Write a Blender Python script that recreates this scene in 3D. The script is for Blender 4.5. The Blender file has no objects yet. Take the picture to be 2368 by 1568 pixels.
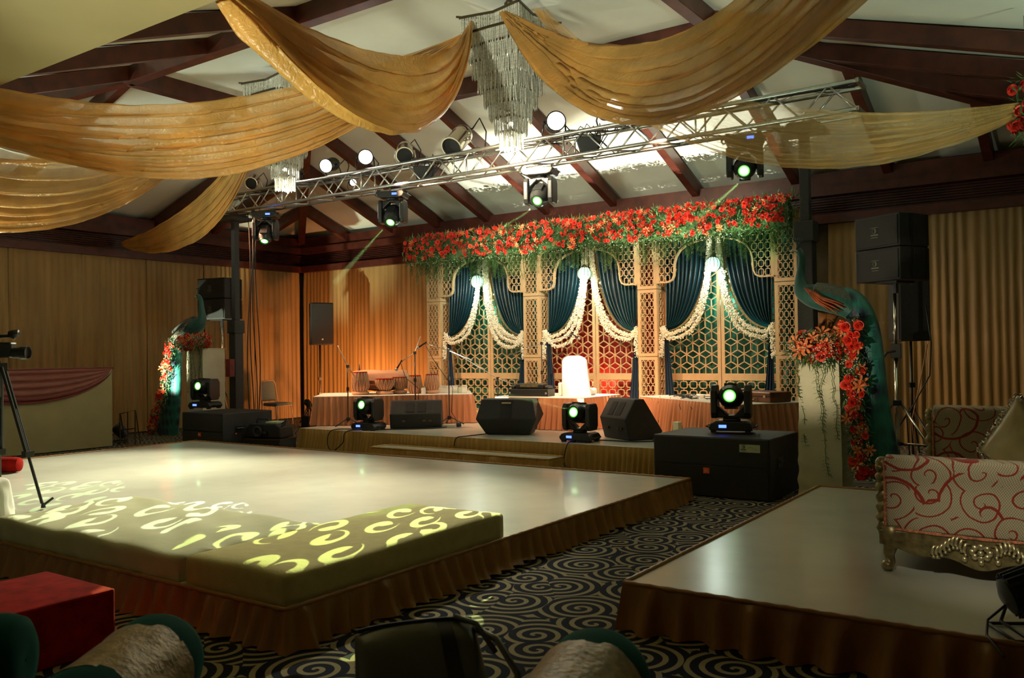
import bpy, math, random
import numpy as np
from mathutils import Vector, Matrix, Euler
from mathutils.noise import noise as pnoise

SC = bpy.context.scene
COL = SC.collection
R = math.radians
random.seed(7)

# ------------------------------------------------------------------ camera
F_PX, CAM_H = 1985.0, 1.45
_VA = np.array([1376.0, -11.0, -F_PX]); _VB = np.array([-2864.0, -71.0, -F_PX])
_Y = _VA/np.linalg.norm(_VA); _X = -_VB/np.linalg.norm(_VB)
_X = _X-_Y*(_X@_Y); _X /= np.linalg.norm(_X); _Z = np.cross(_X, _Y)
CM = np.array([_X, _Y, _Z])
cam_d = bpy.data.cameras.new('camera'); cam = bpy.data.objects.new('camera', cam_d); COL.objects.link(cam)
cam_d.sensor_width = 23.6; cam_d.lens = F_PX*23.6/2368.0; cam_d.clip_start = .05; cam_d.clip_end = 200
cam.matrix_world = Matrix([list(CM[0])+[0], list(CM[1])+[0], list(CM[2])+[CAM_H], [0, 0, 0, 1]])
cam_d.dof.use_dof = True; cam_d.dof.focus_distance = 13.0; cam_d.dof.aperture_fstop = 4.0
SC.camera = cam
SC.view_settings.view_transform = 'Standard'; SC.view_settings.look = 'None'
SC.view_settings.gamma = 1; SC.view_settings.use_curve_mapping = False
SC.view_settings.exposure = 0.0
SC.cycles.use_denoising = True
SC.cycles.max_bounces = 6; SC.cycles.transparent_max_bounces = 12; SC.cycles.adaptive_threshold = .02
SC.cycles.sample_clamp_indirect = 6.0
SC.cycles.caustics_reflective = False; SC.cycles.caustics_refractive = False

# ------------------------------------------------------------------ world and the room's main lights
w = bpy.data.worlds.new('world'); SC.world = w; w.use_nodes = True
w.node_tree.nodes['Background'].inputs[0].default_value = (.50, .50, .30, 1)
w.node_tree.nodes['Background'].inputs[1].default_value = .10

def lamp(name, kind, loc, col, power, aim=None, size=.08, cone=60, blend=.5, gobo=None):
    d = bpy.data.lights.new(name, kind); o = bpy.data.objects.new(name, d); COL.objects.link(o)
    o.location = loc; d.color = col; d.energy = power
    if kind in ('POINT', 'SPOT'): d.shadow_soft_size = size
    if kind == 'AREA': d.shape = 'DISK'; d.size = size
    if kind == 'SPOT': d.spot_size = R(cone); d.spot_blend = blend
    if aim is not None:
        v = Vector(aim)-Vector(loc); o.rotation_euler = v.to_track_quat('-Z', 'Y').to_euler()
    if gobo: gobo(d)
    return o

def gobo_swirl(d):
    # the pattern wheel of a moving head: curling petals cut out of the beam
    d.use_nodes = True; nt = d.node_tree; N = nt.nodes; L = nt.links
    em = N['Emission']
    tc = N.new('ShaderNodeTexCoord')
    sp = N.new('ShaderNodeSeparateXYZ'); L.new(tc.outputs['Normal'], sp.inputs[0])
    def mth(op, a, b):
        n = N.new('ShaderNodeMath'); n.operation = op
        for i, x in enumerate((a, b)):
            if isinstance(x, (int, float)): n.inputs[i].default_value = x
            elif x is not None: L.new(x, n.inputs[i])
        return n.outputs[0]
    cb = N.new('ShaderNodeCombineXYZ'); L.new(sp.outputs[0], cb.inputs[0]); L.new(sp.outputs[1], cb.inputs[1])
    mp = N.new('ShaderNodeVectorMath'); mp.operation = 'SCALE'; mp.inputs[3].default_value = 28.0; L.new(cb.outputs[0], mp.inputs[0])
    vo = N.new('ShaderNodeTexVoronoi'); vo.inputs['Scale'].default_value = 1.0; vo.voronoi_dimensions = '2D'; vo.inputs['Randomness'].default_value = .8
    L.new(mp.outputs[0], vo.inputs[0])
    sb = N.new('ShaderNodeVectorMath'); sb.operation = 'SUBTRACT'; L.new(mp.outputs[0], sb.inputs[0]); L.new(vo.outputs['Position'], sb.inputs[1])
    s2 = N.new('ShaderNodeSeparateXYZ'); L.new(sb.outputs[0], s2.inputs[0])
    ang = mth('MULTIPLY', mth('ARCTAN2', s2.outputs[1], s2.outputs[0]), 1/6.2832)
    sc = N.new('ShaderNodeSeparateColor'); L.new(vo.outputs['Color'], sc.inputs[0])
    u = mth('FRACT', mth('ADD', ang, sc.outputs[0]), None)          # runs 0..1 round the cell: a comma that swells and curls
    r0 = mth('ADD', mth('MULTIPLY', u, .38), .06)
    w_ = mth('MULTIPLY', mth('SUBTRACT', 1.0, u), .26)
    m = mth('LESS_THAN', mth('ABSOLUTE', mth('SUBTRACT', vo.outputs['Distance'], r0), None), mth('MULTIPLY', w_, .8))
    L.new(m, em.inputs['Strength'])

# unseen uplights: near and left added to brighten the ceiling, right from its glow
lamp('added_fill_near', 'SPOT', (-3.0, -1.2, 1.9), (.95, 1.0, .78), 2100, aim=(-6.5, 8.0, 5.6), size=.25, cone=46, blend=.6)
lamp('uplight_right', 'SPOT', (2.0, 6.5, 1.2), (.72, 1.0, .78), 520, aim=(-.4, 8.0, 5.2), size=.2, cone=84, blend=1)
lamp('added_fill_left', 'SPOT', (-14.7, 4.4, 1.9), (.85, 1.0, .85), 900, aim=(-10.5, 7.6, 5.6), size=.2, cone=86, blend=1)
# floor wash from the lit cans on the truss
lamp('wash_floor_centre', 'SPOT', (-9.2, 9.15, 4.35), (1.0, .95, .66), 2300, aim=(-7.4, 5.2, .2), size=.08, cone=48, blend=1)
lamp('wash_floor_left', 'SPOT', (-10.6, 9.15, 4.35), (1.0, .95, .68), 2600, aim=(-9.4, 4.9, .2), size=.08, cone=46, blend=1)
lamp('wash_floor_right', 'SPOT', (-5.8, 9.15, 4.35), (1.0, .97, .70), 1500, aim=(-5.2, 4.6, .2), size=.08, cone=48, blend=1)
# pattern beam from a moving head
lamp('pattern_beam_mattress', 'SPOT', (-6.06, 9.2, 3.3), (.80, 1.0, .35), 6500, aim=(-4.0, 4.1, .36), size=.004, cone=16, blend=.08, gobo=gobo_swirl)
lamp('pattern_beam_sheet', 'SPOT', (-8.66, 9.2, 3.3), (.85, 1.0, .70), 6000, aim=(-5.9, 3.75, .36), size=.004, cone=12, blend=.08, gobo=gobo_swirl)
lamp('pattern_beam_left', 'SPOT', (-11.5, 9.2, 3.3), (.55, 1.0, .40), 5000, aim=(-7.9, 3.7, .3), size=.004, cone=13, blend=.08, gobo=gobo_swirl)
# stage wash
lamp('wash_stage_left', 'SPOT', (-12.0, 8.9, 3.9), (1.0, .52, .28), 1400, aim=(-9.8, 11.3, .8), size=.1, cone=64, blend=1)
lamp('wash_stage_centre', 'SPOT', (-4.2, 9.2, 3.9), (1.0, .52, .30), 1250, aim=(-6.7, 12.2, 1.2), size=.1, cone=62, blend=1)
lamp('wash_stage_right', 'SPOT', (-8.4, 9.2, 3.9), (1.0, .64, .36), 1150, aim=(-5.0, 12.2, 1.0), size=.1, cone=62, blend=1)
lamp('wash_backdrop', 'SPOT', (-6.2, 8.2, 4.1), (1.0, .82, .56), 950, aim=(-7.2, 12.7, 2.6), size=.1, cone=85, blend=1)
lamp('chair_special', 'SPOT', (-6.6, 9.6, 4.2), (1.0, .86, .66), 5200, aim=(-6.52, 11.3, 1.1), size=.05, cone=13, blend=.6)
lamp('amber_corner', 'SPOT', (-11.4, 12.1, .5), (1.0, .36, .12), 190, aim=(-12.6, 13.6, 1.2), size=.1, cone=120, blend=1)
lamp('amber_corner_far', 'SPOT', (-12.3, 12.3, .25), (1.0, .38, .13), 330, aim=(-13.9, 13.6, .8), size=.1, cone=120, blend=1)
# uplighters at the foot of the backdrop that throw the flower shadow on the ceiling
for i_, x_ in enumerate((-8.35, -7.55, -6.1, -5.0)):
    lamp('footlight_%d' % (i_+1), 'SPOT', (x_, 10.36, .37), (.98, 1.0, .84), 1400, aim=(x_*1.12+.75, 12.42, 4.45), size=.02, cone=35, blend=.55)
lamp('peacock_spot_left', 'SPOT', (-13.95, 8.25, .35), (.90, 1.0, .72), 1300, aim=(-13.95, 9.3, 1.15), size=.04, cone=42, blend=.7)
lamp('peacock_spot_right', 'SPOT', (-2.9, 4.5, .5), (1.0, .82, .55), 330, aim=(-2.2, 8.2, 1.45), size=.05, cone=22, blend=.9)
lamp('green_spot_flowers', 'SPOT', (-3.19, 8.46, 1.2), (.10, 1.0, .30), 260, aim=(-4.3, 12.6, 3.1), size=.02, cone=13, blend=.8)
lamp('sofa_spot', 'SPOT', (-.4, 1.0, 3.6), (1.0, .92, .68), 380, aim=(-.45, 4.9, .62), size=.05, cone=16, blend=1)

# ------------------------------------------------------------------ mesh helpers
class MB:
    def __init__(s): s.v = []; s.f = []
    def add(s, vs, fs, T=None):
        n = len(s.v)
        if T is not None: vs = [tuple(T @ Vector(v)) for v in vs]
        s.v.extend(tuple(float(c) for c in v) for v in vs); s.f.extend(tuple(i+n for i in f) for f in fs); return s
    def box(s, c, d, rot=None, T=None):
        x, y, z = [k/2 for k in d]
        vs = [(i*x, j*y, k*z) for i in (-1, 1) for j in (-1, 1) for k in (-1, 1)]
        m = Matrix.Translation(c)
        if rot: m = m @ Euler(rot).to_matrix().to_4x4()
        if T is not None: m = T @ m
        return s.add(vs, [(0, 1, 3, 2), (4, 6, 7, 5), (0, 4, 5, 1), (2, 3, 7, 6), (0, 2, 6, 4), (1, 5, 7, 3)], m)
    def beam(s, a, b, w, h, up=(0, 0, 1), T=None):
        a = Vector(a); b = Vector(b); d = (b-a)
        L = d.length
        if L < 1e-6: return s
        d.normalize(); u = Vector(up)
        if abs(d.dot(u)) > .99: u = Vector((0, 1, 0))
        x = d.cross(u).normalized(); z = x.cross(d).normalized()
        vs = [p+x*(i*w/2)+z*(k*h/2) for p in (a, b) for i in (-1, 1) for k in (-1, 1)]
        return s.add(vs, [(0, 1, 3, 2), (4, 6, 7, 5), (0, 4, 5, 1), (2, 3, 7, 6), (0, 2, 6, 4), (1, 5, 7, 3)], T)
    def tube(s, path, r, n=8, cap=True, T=None, squash=None):
        P = [Vector(p) for p in path]; m = len(P)
        rs = r if isinstance(r, (list, tuple)) else [r]*m
        vs = []; prev = None
        for i, p in enumerate(P):
            d = (P[min(i+1, m-1)]-P[max(i-1, 0)])
            d = d.normalized() if d.length > 1e-9 else Vector((0, 0, 1))
            if prev is None:
                u = Vector((0, 0, 1)) if abs(d.z) < .9 else Vector((0, 1, 0))
                x = d.cross(u).normalized()
            else:
                x = (prev-d*prev.dot(d))
                x = x.normalized() if x.length > 1e-6 else d.orthogonal().normalized()
            prev = x; y = d.cross(x)
            ri = rs[i]
            rx, ry = (ri if isinstance(ri, (list, tuple)) else (ri, ri))
            for k in range(n):
                a = 2*math.pi*k/n
                vs.append(p+x*(math.cos(a)*rx)+y*(math.sin(a)*ry))
        fs = [(i*n+k, i*n+(k+1) % n, (i+1)*n+(k+1) % n, (i+1)*n+k) for i in range(m-1) for k in range(n)]
        if cap: fs.append(tuple(range(n))[::-1]); fs.append(tuple((m-1)*n+k for k in range(n)))
        return s.add(vs, fs, T)
    def lathe(s, prof, n=20, T=None, cap=True):
        vs = [(r*math.cos(2*math.pi*k/n), r*math.sin(2*math.pi*k/n), z) for r, z in prof for k in range(n)]
        m = len(prof)
        fs = [(i*n+k, i*n+(k+1) % n, (i+1)*n+(k+1) % n, (i+1)*n+k) for i in range(m-1) for k in range(n)]
        if cap: fs.append(tuple(range(n))[::-1]); fs.append(tuple((m-1)*n+k for k in range(n)))
        return s.add(vs, fs, T)
    def grid(s, fn, nu, nv, T=None, wrap=False):
        vs = [fn(i/nu, j/nv) for i in range(nu+1) for j in range(nv+1)]
        fs = [(i*(nv+1)+j, (i+1)*(nv+1)+j, (i+1)*(nv+1)+j+1, i*(nv+1)+j+1) for i in range(nu) for j in range(nv)]
        return s.add(vs, fs, T)
    def prism(s, poly, t, T=None):
        # poly in local XZ, thickness t along Y centred
        n = len(poly)
        vs = [(x, -t/2, z) for x, z in poly]+[(x, t/2, z) for x, z in poly]
        fs = [tuple(range(n)), tuple(range(2*n-1, n-1, -1))]+[(i, i+n, (i+1) % n+n, (i+1) % n) for i in range(n)]
        return s.add(vs, fs, T)
    def ball(s, c, r, nu=10, nv=6, T=None, sc=(1, 1, 1)):
        prof = [(max(1e-4, r*math.sin(math.pi*j/nv)), -r*math.cos(math.pi*j/nv)) for j in range(nv+1)]
        m = Matrix.Translation(c) @ Matrix.Diagonal((*sc, 1))
        if T is not None: m = T @ m
        return s.lathe(prof, nu, m, cap=False)

def obj(name, mb, mat=None, parent=None, smooth=False, bevel=0, at=None, subsurf=0, solid=0):
    me = bpy.data.meshes.new(name)
    vs = mb.v
    if at is not None: vs = [(v[0]-at[0], v[1]-at[1], v[2]-at[2]) for v in vs]
    me.from_pydata(vs, [], mb.f); me.validate()
    if smooth is True: me.shade_smooth()
    elif smooth: me.shade_smooth(); me.set_sharp_from_angle(angle=R(smooth))
    o = bpy.data.objects.new(name, me); COL.objects.link(o)
    if at is not None: o.location = at
    if mat: me.materials.append(mat)
    if parent: o.parent = parent
    if solid:
        m = o.modifiers.new('s', 'SOLIDIFY'); m.thickness = solid; m.offset = 0
    if bevel:
        m = o.modifiers.new('b', 'BEVEL'); m.width = bevel; m.segments = 2; m.limit_method = 'ANGLE'; m.angle_limit = R(40)
    if subsurf:
        m = o.modifiers.new('ss', 'SUBSURF'); m.levels = subsurf; m.render_levels = subsurf
    return o
def tag(o, label, cat, group=None, kind=None):
    o['label'] = label; o['category'] = cat
    if group: o['group'] = group
    if kind: o['kind'] = kind
    return o
def thing(name, label, cat, loc=(0, 0, 0), rotz=0, group=None):
    o = bpy.data.objects.new(name, None); COL.objects.link(o); o.empty_display_size = .1
    o.location = loc; o.rotation_euler = (0, 0, rotz)
    return tag(o, label, cat, group)
def struct(name, mb, mat, **k):
    o = obj(name, mb, mat, **k); o['kind'] = 'structure'; return o
def lab(o, label): o['label'] = label; return o
def dup(root, loc, rotz=None, label=None, group=None):
    def cp(o, par):
        c = o.copy(); COL.objects.link(c)
        if par: c.parent = par
        for k in kids.get(o.name, []): cp(k, c)
        return c
    kids = {}
    def walk(o):
        kids[o.name] = list(o.children)
        for k in o.children: walk(k)
    walk(root)
    r = cp(root, None); r.location = loc
    if rotz is not None: r.rotation_euler = (0, 0, rotz)
    if label: r['label'] = label
    if group: r['group'] = group
    return r

# ------------------------------------------------------------------ materials
def _nt(name):
    m = bpy.data.materials.new(name); m.use_nodes = True
    return m, m.node_tree, m.node_tree.nodes, m.node_tree.links, m.node_tree.nodes['Principled BSDF']
def mat(name, col, rough=.6, metal=0, var=0, vscale=8, bump=0, bscale=60, sheen=0, sheen_col=None, emit=None, es=1, alpha=1, spec=.5, coat=0, trans=0, col2=None, stretch=None):
    m, nt, N, L, b = _nt(name)
    b.inputs['Base Color'].default_value = (*col, 1); b.inputs['Roughness'].default_value = rough
    b.inputs['Metallic'].default_value = metal; b.inputs['Specular IOR Level'].default_value = spec
    b.inputs['Alpha'].default_value = alpha; b.inputs['Coat Weight'].default_value = coat
    b.inputs['Transmission Weight'].default_value = trans
    if sheen:
        b.inputs['Sheen Weight'].default_value = sheen; b.inputs['Sheen Roughness'].default_value = .35
        b.inputs['Sheen Tint'].default_value = (*(sheen_col or (1, 1, 1)), 1)
    if emit: b.inputs['Emission Color'].default_value = (*emit, 1); b.inputs['Emission Strength'].default_value = es
    if var or bump:
        tc = N.new('ShaderNodeTexCoord'); mp = N.new('ShaderNodeMapping'); L.new(tc.outputs['Object'], mp.inputs[0])
        if stretch: mp.inputs['Scale'].default_value = stretch
    if var:
        nz = N.new('ShaderNodeTexNoise'); nz.inputs['Scale'].default_value = vscale; nz.inputs['Detail'].default_value = 4
        L.new(mp.outputs[0], nz.inputs[0])
        cr = N.new('ShaderNodeValToRGB'); c2 = col2 or tuple(c*(1-var) for c in col); c3 = tuple(min(1, c*(1+var)) for c in col) if not col2 else col
        cr.color_ramp.elements[0].position = .3; cr.color_ramp.elements[1].position = .7
        cr.color_ramp.elements[0].color = (*c2, 1); cr.color_ramp.elements[1].color = (*c3, 1)
        L.new(nz.outputs['Fac'], cr.inputs[0]); L.new(cr.outputs[0], b.inputs['Base Color'])
    if bump:
        n2 = N.new('ShaderNodeTexNoise'); n2.inputs['Scale'].default_value = bscale; L.new(mp.outputs[0], n2.inputs[0])
        bp = N.new('ShaderNodeBump'); bp.inputs['Strength'].default_value = bump; bp.inputs['Distance'].default_value = .01
        L.new(n2.outputs['Fac'], bp.inputs['Height']); L.new(bp.outputs[0], b.inputs['Normal'])
    return m
def sheer(name, col, alpha, translucent=.4, rough=.27):
    m, nt, N, L, b = _nt(name); out = N['Material Output']
    b.inputs['Roughness'].default_value = rough; b.inputs['Specular IOR Level'].default_value = .9
    tc = N.new('ShaderNodeTexCoord'); nz = N.new('ShaderNodeTexNoise'); nz.inputs['Scale'].default_value = 2.2; nz.inputs['Detail'].default_value = 5
    L.new(tc.outputs['Object'], nz.inputs[0])
    cr = N.new('ShaderNodeValToRGB'); cr.color_ramp.elements[0].position = .35; cr.color_ramp.elements[1].position = .68
    cr.color_ramp.elements[0].color = (*[c*.82 for c in col], 1); cr.color_ramp.elements[1].color = (*[min(1, c*1.15) for c in col], 1)
    L.new(nz.outputs['Fac'], cr.inputs[0]); L.new(cr.outputs[0], b.inputs['Base Color'])
    n2 = N.new('ShaderNodeTexNoise'); n2.inputs['Scale'].default_value = 16; n2.inputs['Detail'].default_value = 6; n2.inputs['Distortion'].default_value = 1.2; L.new(tc.outputs['Object'], n2.inputs[0])
    bp = N.new('ShaderNodeBump'); bp.inputs['Strength'].default_value = .6; bp.inputs['Distance'].default_value = .03
    L.new(n2.outputs['Fac'], bp.inputs['Height']); L.new(bp.outputs[0], b.inputs['Normal'])
    tr = N.new('ShaderNodeBsdfTranslucent'); L.new(cr.outputs[0], tr.inputs[0])
    mx = N.new('ShaderNodeMixShader'); mx.inputs[0].default_value = translucent
    L.new(b.outputs[0], mx.inputs[1]); L.new(tr.outputs[0], mx.inputs[2])
    tp = N.new('ShaderNodeBsdfTransparent'); m2 = N.new('ShaderNodeMixShader'); m2.inputs[0].default_value = 1-alpha
    L.new(mx.outputs[0], m2.inputs[1]); L.new(tp.outputs[0], m2.inputs[2]); L.new(m2.outputs[0], out.inputs[0])
    return m
def math_node(N, L, op, a, b=None, c=None):
    n = N.new('ShaderNodeMath'); n.operation = op
    for i, x in enumerate((a, b, c)):
        if x is None: continue
        if isinstance(x, (int, float)): n.inputs[i].default_value = x
        else: L.new(x, n.inputs[i])
    return n.outputs[0]
def swirl_nodes(N, L, vec, scale, turns, width, rnd=1.0):
    """spiral around every cell centre: returns 0/1 line mask"""
    vo = N.new('ShaderNodeTexVoronoi'); vo.voronoi_dimensions = '2D'; vo.inputs['Scale'].default_value = scale
    vo.inputs['Randomness'].default_value = rnd
    L.new(vec, vo.inputs['Vector'])
    sc = N.new('ShaderNodeVectorMath'); sc.operation = 'SCALE'; sc.inputs[3].default_value = 1.0
    L.new(vec, sc.inputs[0])
    sb = N.new('ShaderNodeVectorMath'); sb.operation = 'SUBTRACT'; L.new(sc.outputs[0], sb.inputs[0]); L.new(vo.outputs['Position'], sb.inputs[1])
    sp = N.new('ShaderNodeSeparateXYZ'); L.new(sb.outputs[0], sp.inputs[0])
    ang = math_node(N, L, 'ARCTAN2', sp.outputs[1], sp.outputs[0])
    ang = math_node(N, L, 'MULTIPLY', ang, 1/(2*math.pi))
    r = math_node(N, L, 'MULTIPLY', vo.outputs['Distance'], turns)
    t = math_node(N, L, 'ADD', r, ang)
    sc3 = N.new('ShaderNodeSeparateColor'); L.new(vo.outputs['Color'], sc3.inputs[0])
    t = math_node(N, L, 'ADD', t, sc3.outputs[0])
    fr = math_node(N, L, 'FRACT', t)
    return math_node(N, L, 'LESS_THAN', fr, width), vo
def carpet_mat():
    m, nt, N, L, b = _nt('swirl_carpet')
    tc = N.new('ShaderNodeTexCoord')
    mask, vo = swirl_nodes(N, L, tc.outputs['Object'], 3.1, 4.6, .40)
    mask.node.inputs[1].default_value = .40
    nz = N.new('ShaderNodeTexNoise'); nz.inputs['Scale'].default_value = 160; L.new(tc.outputs['Object'], nz.inputs[0])
    mx = N.new('ShaderNodeMix'); mx.data_type = 'RGBA'; mx.inputs['A'].default_value = (.012, .014, .028, 1); mx.inputs['B'].default_value = (.30, .245, .14, 1)
    L.new(mask, mx.inputs['Factor'])
    m2 = N.new('ShaderNodeMix'); m2.data_type = 'RGBA'; m2.blend_type = 'MULTIPLY'; m2.inputs['Factor'].default_value = .6
    L.new(mx.outputs['Result'], m2.inputs['A']); L.new(nz.outputs['Color'], m2.inputs['B']); 
    hs = N.new('ShaderNodeHueSaturation'); hs.inputs['Value'].default_value = 1.5; L.new(m2.outputs['Result'], hs.inputs['Color'])
    hs.inputs['Saturation'].default_value = .9
    L.new(hs.outputs[0], b.inputs['Base Color']); b.inputs['Roughness'].default_value = .95; b.inputs['Specular IOR Level'].default_value = .1
    bp = N.new('ShaderNodeBump'); bp.inputs['Strength'].default_value = .4; bp.inputs['Distance'].default_value = .004
    L.new(nz.outputs['Fac'], bp.inputs['Height']); L.new(bp.outputs[0], b.inputs['Normal'])
    return m

MT = dict(
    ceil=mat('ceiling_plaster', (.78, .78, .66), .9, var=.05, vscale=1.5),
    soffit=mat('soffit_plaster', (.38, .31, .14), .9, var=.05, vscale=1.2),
    beam=mat('dark_red_wood', (.080, .018, .010), .38, var=.35, vscale=6, stretch=(1, 1, 1)),
    wall=mat('wall_plaster', (.20, .15, .08), .9, var=.1),
    carpet=carpet_mat(),
    curtain=mat('gold_curtain', (.36, .225, .075), .5, var=.18, vscale=5, stretch=(1, 1, .12), sheen=.25, sheen_col=(1, .8, .5)),
    gold=sheer('gold_tissue', (.84, .48, .12), .90, .42),
    gold2=sheer('gold_tissue_pale', (.86, .50, .14), .76, .44),
    gold3=sheer('gold_tissue_thin', (.86, .54, .18), .46, .44),
    skirt=mat('copper_satin', (.30, .14, .030), .32, var=.12, vscale=4, bump=.6, bscale=20, stretch=(1, 1, .08), sheen=.12, sheen_col=(1, .75, .4)),
    skirt2=mat('gold_satin', (.46, .28, .07), .36, bump=.5, bscale=40, stretch=(1, 1, .07), sheen=.12, sheen_col=(1, .8, .45)),
    tcloth=mat('orange_satin', (.54, .23, .11), .40, bump=.5, bscale=40, stretch=(1, 1, .07), sheen=.3, sheen_col=(1, .7, .4)),
    vinyl=mat('white_vinyl', (.62, .62, .53), .26, var=.05, vscale=3, bump=.05, bscale=9, coat=.15),
    vinyl2=mat('grey_white_vinyl', (.50, .50, .43), .24, var=.05, vscale=3, bump=.06, bscale=7),
    foam=mat('khaki_mattress_cloth', (.48, .42, .18), .85, var=.08, vscale=14, bump=.2, bscale=90),
    sheet=mat('pale_sheet', (.48, .48, .30), .8, var=.05, vscale=6, bump=.15, bscale=30),
    black=mat('black_textured_paint', (.022, .022, .020), .62, var=.2, vscale=30, bump=.25, bscale=240),
    black2=mat('black_plastic', (.018, .019, .018), .35),
    grille=mat('black_grille', (.028, .027, .024), .7, bump=.7, bscale=500),
    alu=mat('aluminium', (.62, .60, .54), .32, 1.0, var=.1, vscale=20),
    chrome=mat('polished_metal', (.78, .74, .66), .16, 1.0),
    lattice=mat('champagne_lattice', (.54, .38, .20), .5, var=.08, vscale=9, spec=.4),
    velvet=mat('teal_velvet', (.002, .022, .032), .38, var=.4, vscale=3, stretch=(1, 1, .2), sheen=.5, sheen_col=(.02, .62, .66)),
    velvetdk=mat('navy_velvet', (.004, .022, .048), .7, sheen=.5, sheen_col=(.1, .3, .7)),
    jasmine=mat('white_blossom', (.86, .84, .68), .6, var=.12, vscale=60),
    rose=mat('red_rose', (.80, .035, .015), .5, var=.3, vscale=30, sheen=.2),
    lily=mat('orange_lily', (.92, .24, .08), .5, var=.3, vscale=20),
    leaf=mat('dark_green_leaf', (.045, .13, .035), .45, var=.5, vscale=14, col2=(.10, .20, .06)),
    fern=mat('pale_green_leaf', (.16, .25, .09), .5, var=.4, vscale=10),
    red=mat('red_velvet', (.30, .007, .003), .85, spec=.15, var=.35, vscale=12, sheen=.0, sheen_col=(1, .2, .1)),
    maroon=mat('maroon_cloth', (.16, .018, .012), .6, var=.2, vscale=6, sheen=.2),
    maroon2=mat('rose_brown_tissue', (.25, .070, .045), .5, var=.2, vscale=6, stretch=(1, 1, 6)),
    cream=mat('cream_board', (.42, .36, .17), .7, var=.06, vscale=3),
    teal=mat('teal_velvet_bolster', (.003, .062, .050), .85, spec=.12, sheen=.15, sheen_col=(.05, .8, .6)),
    goldb=mat('gold_brocade', (.30, .215, .09), .42, .3, var=.3, vscale=26, bump=.5, bscale=50),
    leather=mat('black_leather', (.12, .12, .095), .28, bump=.5, bscale=9),
    wood=mat('brown_wood', (.16, .06, .025), .4, var=.4, vscale=8),
    drumwood=mat('drum_wood', (.42, .15, .07), .4, var=.3, vscale=12),
    strap=mat('rawhide_strap', (.72, .50, .30), .6),
    skin=mat('drum_skin', (.70, .58, .40), .6),
    darkskin=mat('drum_black_spot', (.02, .02, .02), .8),
    peach=mat('peach_cloth', (.72, .40, .24), .8, bump=.3, bscale=16),
    white=mat('white_cloth', (.80, .78, .70), .8, var=.04),
    ped=mat('ivory_cloth', (.62, .60, .44), .75, var=.06, vscale=7, bump=.2, bscale=12),
    chairblue=mat('grey_blue_upholstery', (.15, .19, .17), .9, var=.15, vscale=50),
    chairframe=mat('tan_painted_metal', (.55, .40, .24), .4, .4),
    cable=mat('black_cable', (.012, .012, .011), .5),
    greenled=mat('green_lit_lens', (.1, .4, .1), .2, emit=(.35, 1.0, .22), es=5.0),
    greenhot=mat('white_green_hotspot', (.8, 1, .8), .2, emit=(.75, 1.0, .60), es=14),
    bluelcd=mat('blue_display', (0, 0, .3), .2, emit=(.05, .10, 1.0), es=6),
    hot=mat('lit_lamp_lens', (1, 1, 1), .2, emit=(1.0, 1.0, .90), es=22),
    mint=mat('mint_glass', (.55, .9, .75), .12, emit=(.45, 1.0, .72), es=1.4),
    bulb=mat('lit_bulb', (1, 1, 1), .3, emit=(1.0, 1.0, .90), es=16),
    crystal=mat('cut_glass', (.78, .74, .64), .12, .15, var=.35, vscale=50, alpha=.80, spec=.9),
    brass=mat('dark_brass', (.12, .09, .05), .4, .8),
    orange=mat('orange_badge', (.85, .10, .01), .5, emit=(.9, .12, .02), es=.02),
    label=mat('pale_label', (.50, .56, .38), .6),
    print=mat('label_print', (.03, .04, .03), .6),
    faint=mat('faint_badge', (.16, .16, .12), .6),
    gilt=mat('antique_gilt', (.24, .19, .085), .38, .65, var=.4, vscale=30),
    giltlit=mat('gilt_lit_tone', (.55, .47, .28), .32, .8, var=.3, vscale=40),  # same gilt again, its lit look put into a lighter colour
    cord=mat('red_gold_cord', (.45, .16, .08), .6, var=.6, vscale=60),
    personskin=mat('skin', (.55, .30, .18), .55),
    personcloth=mat('dark_shirt', (.03, .03, .035), .9),
    hair=mat('black_hair', (.012, .010, .008), .6),
)

# ------------------------------------------------------------------ the room
X0, X1, Y0, Y1 = -15.42, .55, 3.24, 13.66
RX0, RX1, RY0, RY1 = -11.2, -3.85, 6.8, 10.1
ZE, ZR = 4.17, 5.52
m = MB(); m.box((-6.5, 5.3, -.05), (19, 17.2, .1)); struct('floor', m, MT['carpet'])
m = MB(); m.box((X0-.27, 5.3, 2.25), (.15, 17.2, 4.5)); struct('wall_left', m, MT['wall'])
m = MB(); m.box((-6.5, Y1+.27, 2.25), (18.6, .15, 4.5)); struct('wall_back', m, MT['wall'])
m = MB(); m.box((2.9, 5.3, 2.25), (.15, 17.2, 4.5)); struct('wall_right', m, MT['wall'])
# hipped ceiling
m = MB()
e = [(X0-.2, Y0-.2, ZE), (X1+.2, Y0-.2, ZE), (X1+.2, Y1+.2, ZE), (X0-.2, Y1+.2, ZE)]
r = [(RX0, RY0, ZR), (RX1, RY0, ZR), (RX1, RY1, ZR), (RX0, RY1, ZR)]
th = .08
def slab(q):
    n = (Vector(q[1])-Vector(q[0])).cross(Vector(q[2])-Vector(q[0])).normalized()
    if n.z < 0: n = -n
    up = [tuple(Vector(p)+Vector((0, 0, th))) for p in q]
    m.add(list(q)+up, [(0, 1, 2, 3), (7, 6, 5, 4)]+[(i, i+4, (i+1) % 4+4, (i+1) % 4) for i in range(4)])
for i in range(4):
    j = (i+1) % 4
    slab([e[i], e[j], r[j], r[i]])
slab([(RX0, RY0, ZR), (RX1, RY0, ZR), (RX1, RY1, ZR), (RX0, RY1, ZR)])
struct('ceiling', m, MT['ceil'])
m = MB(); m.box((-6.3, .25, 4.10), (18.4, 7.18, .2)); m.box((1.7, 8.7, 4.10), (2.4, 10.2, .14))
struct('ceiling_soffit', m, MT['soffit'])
tn = [0]
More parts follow.
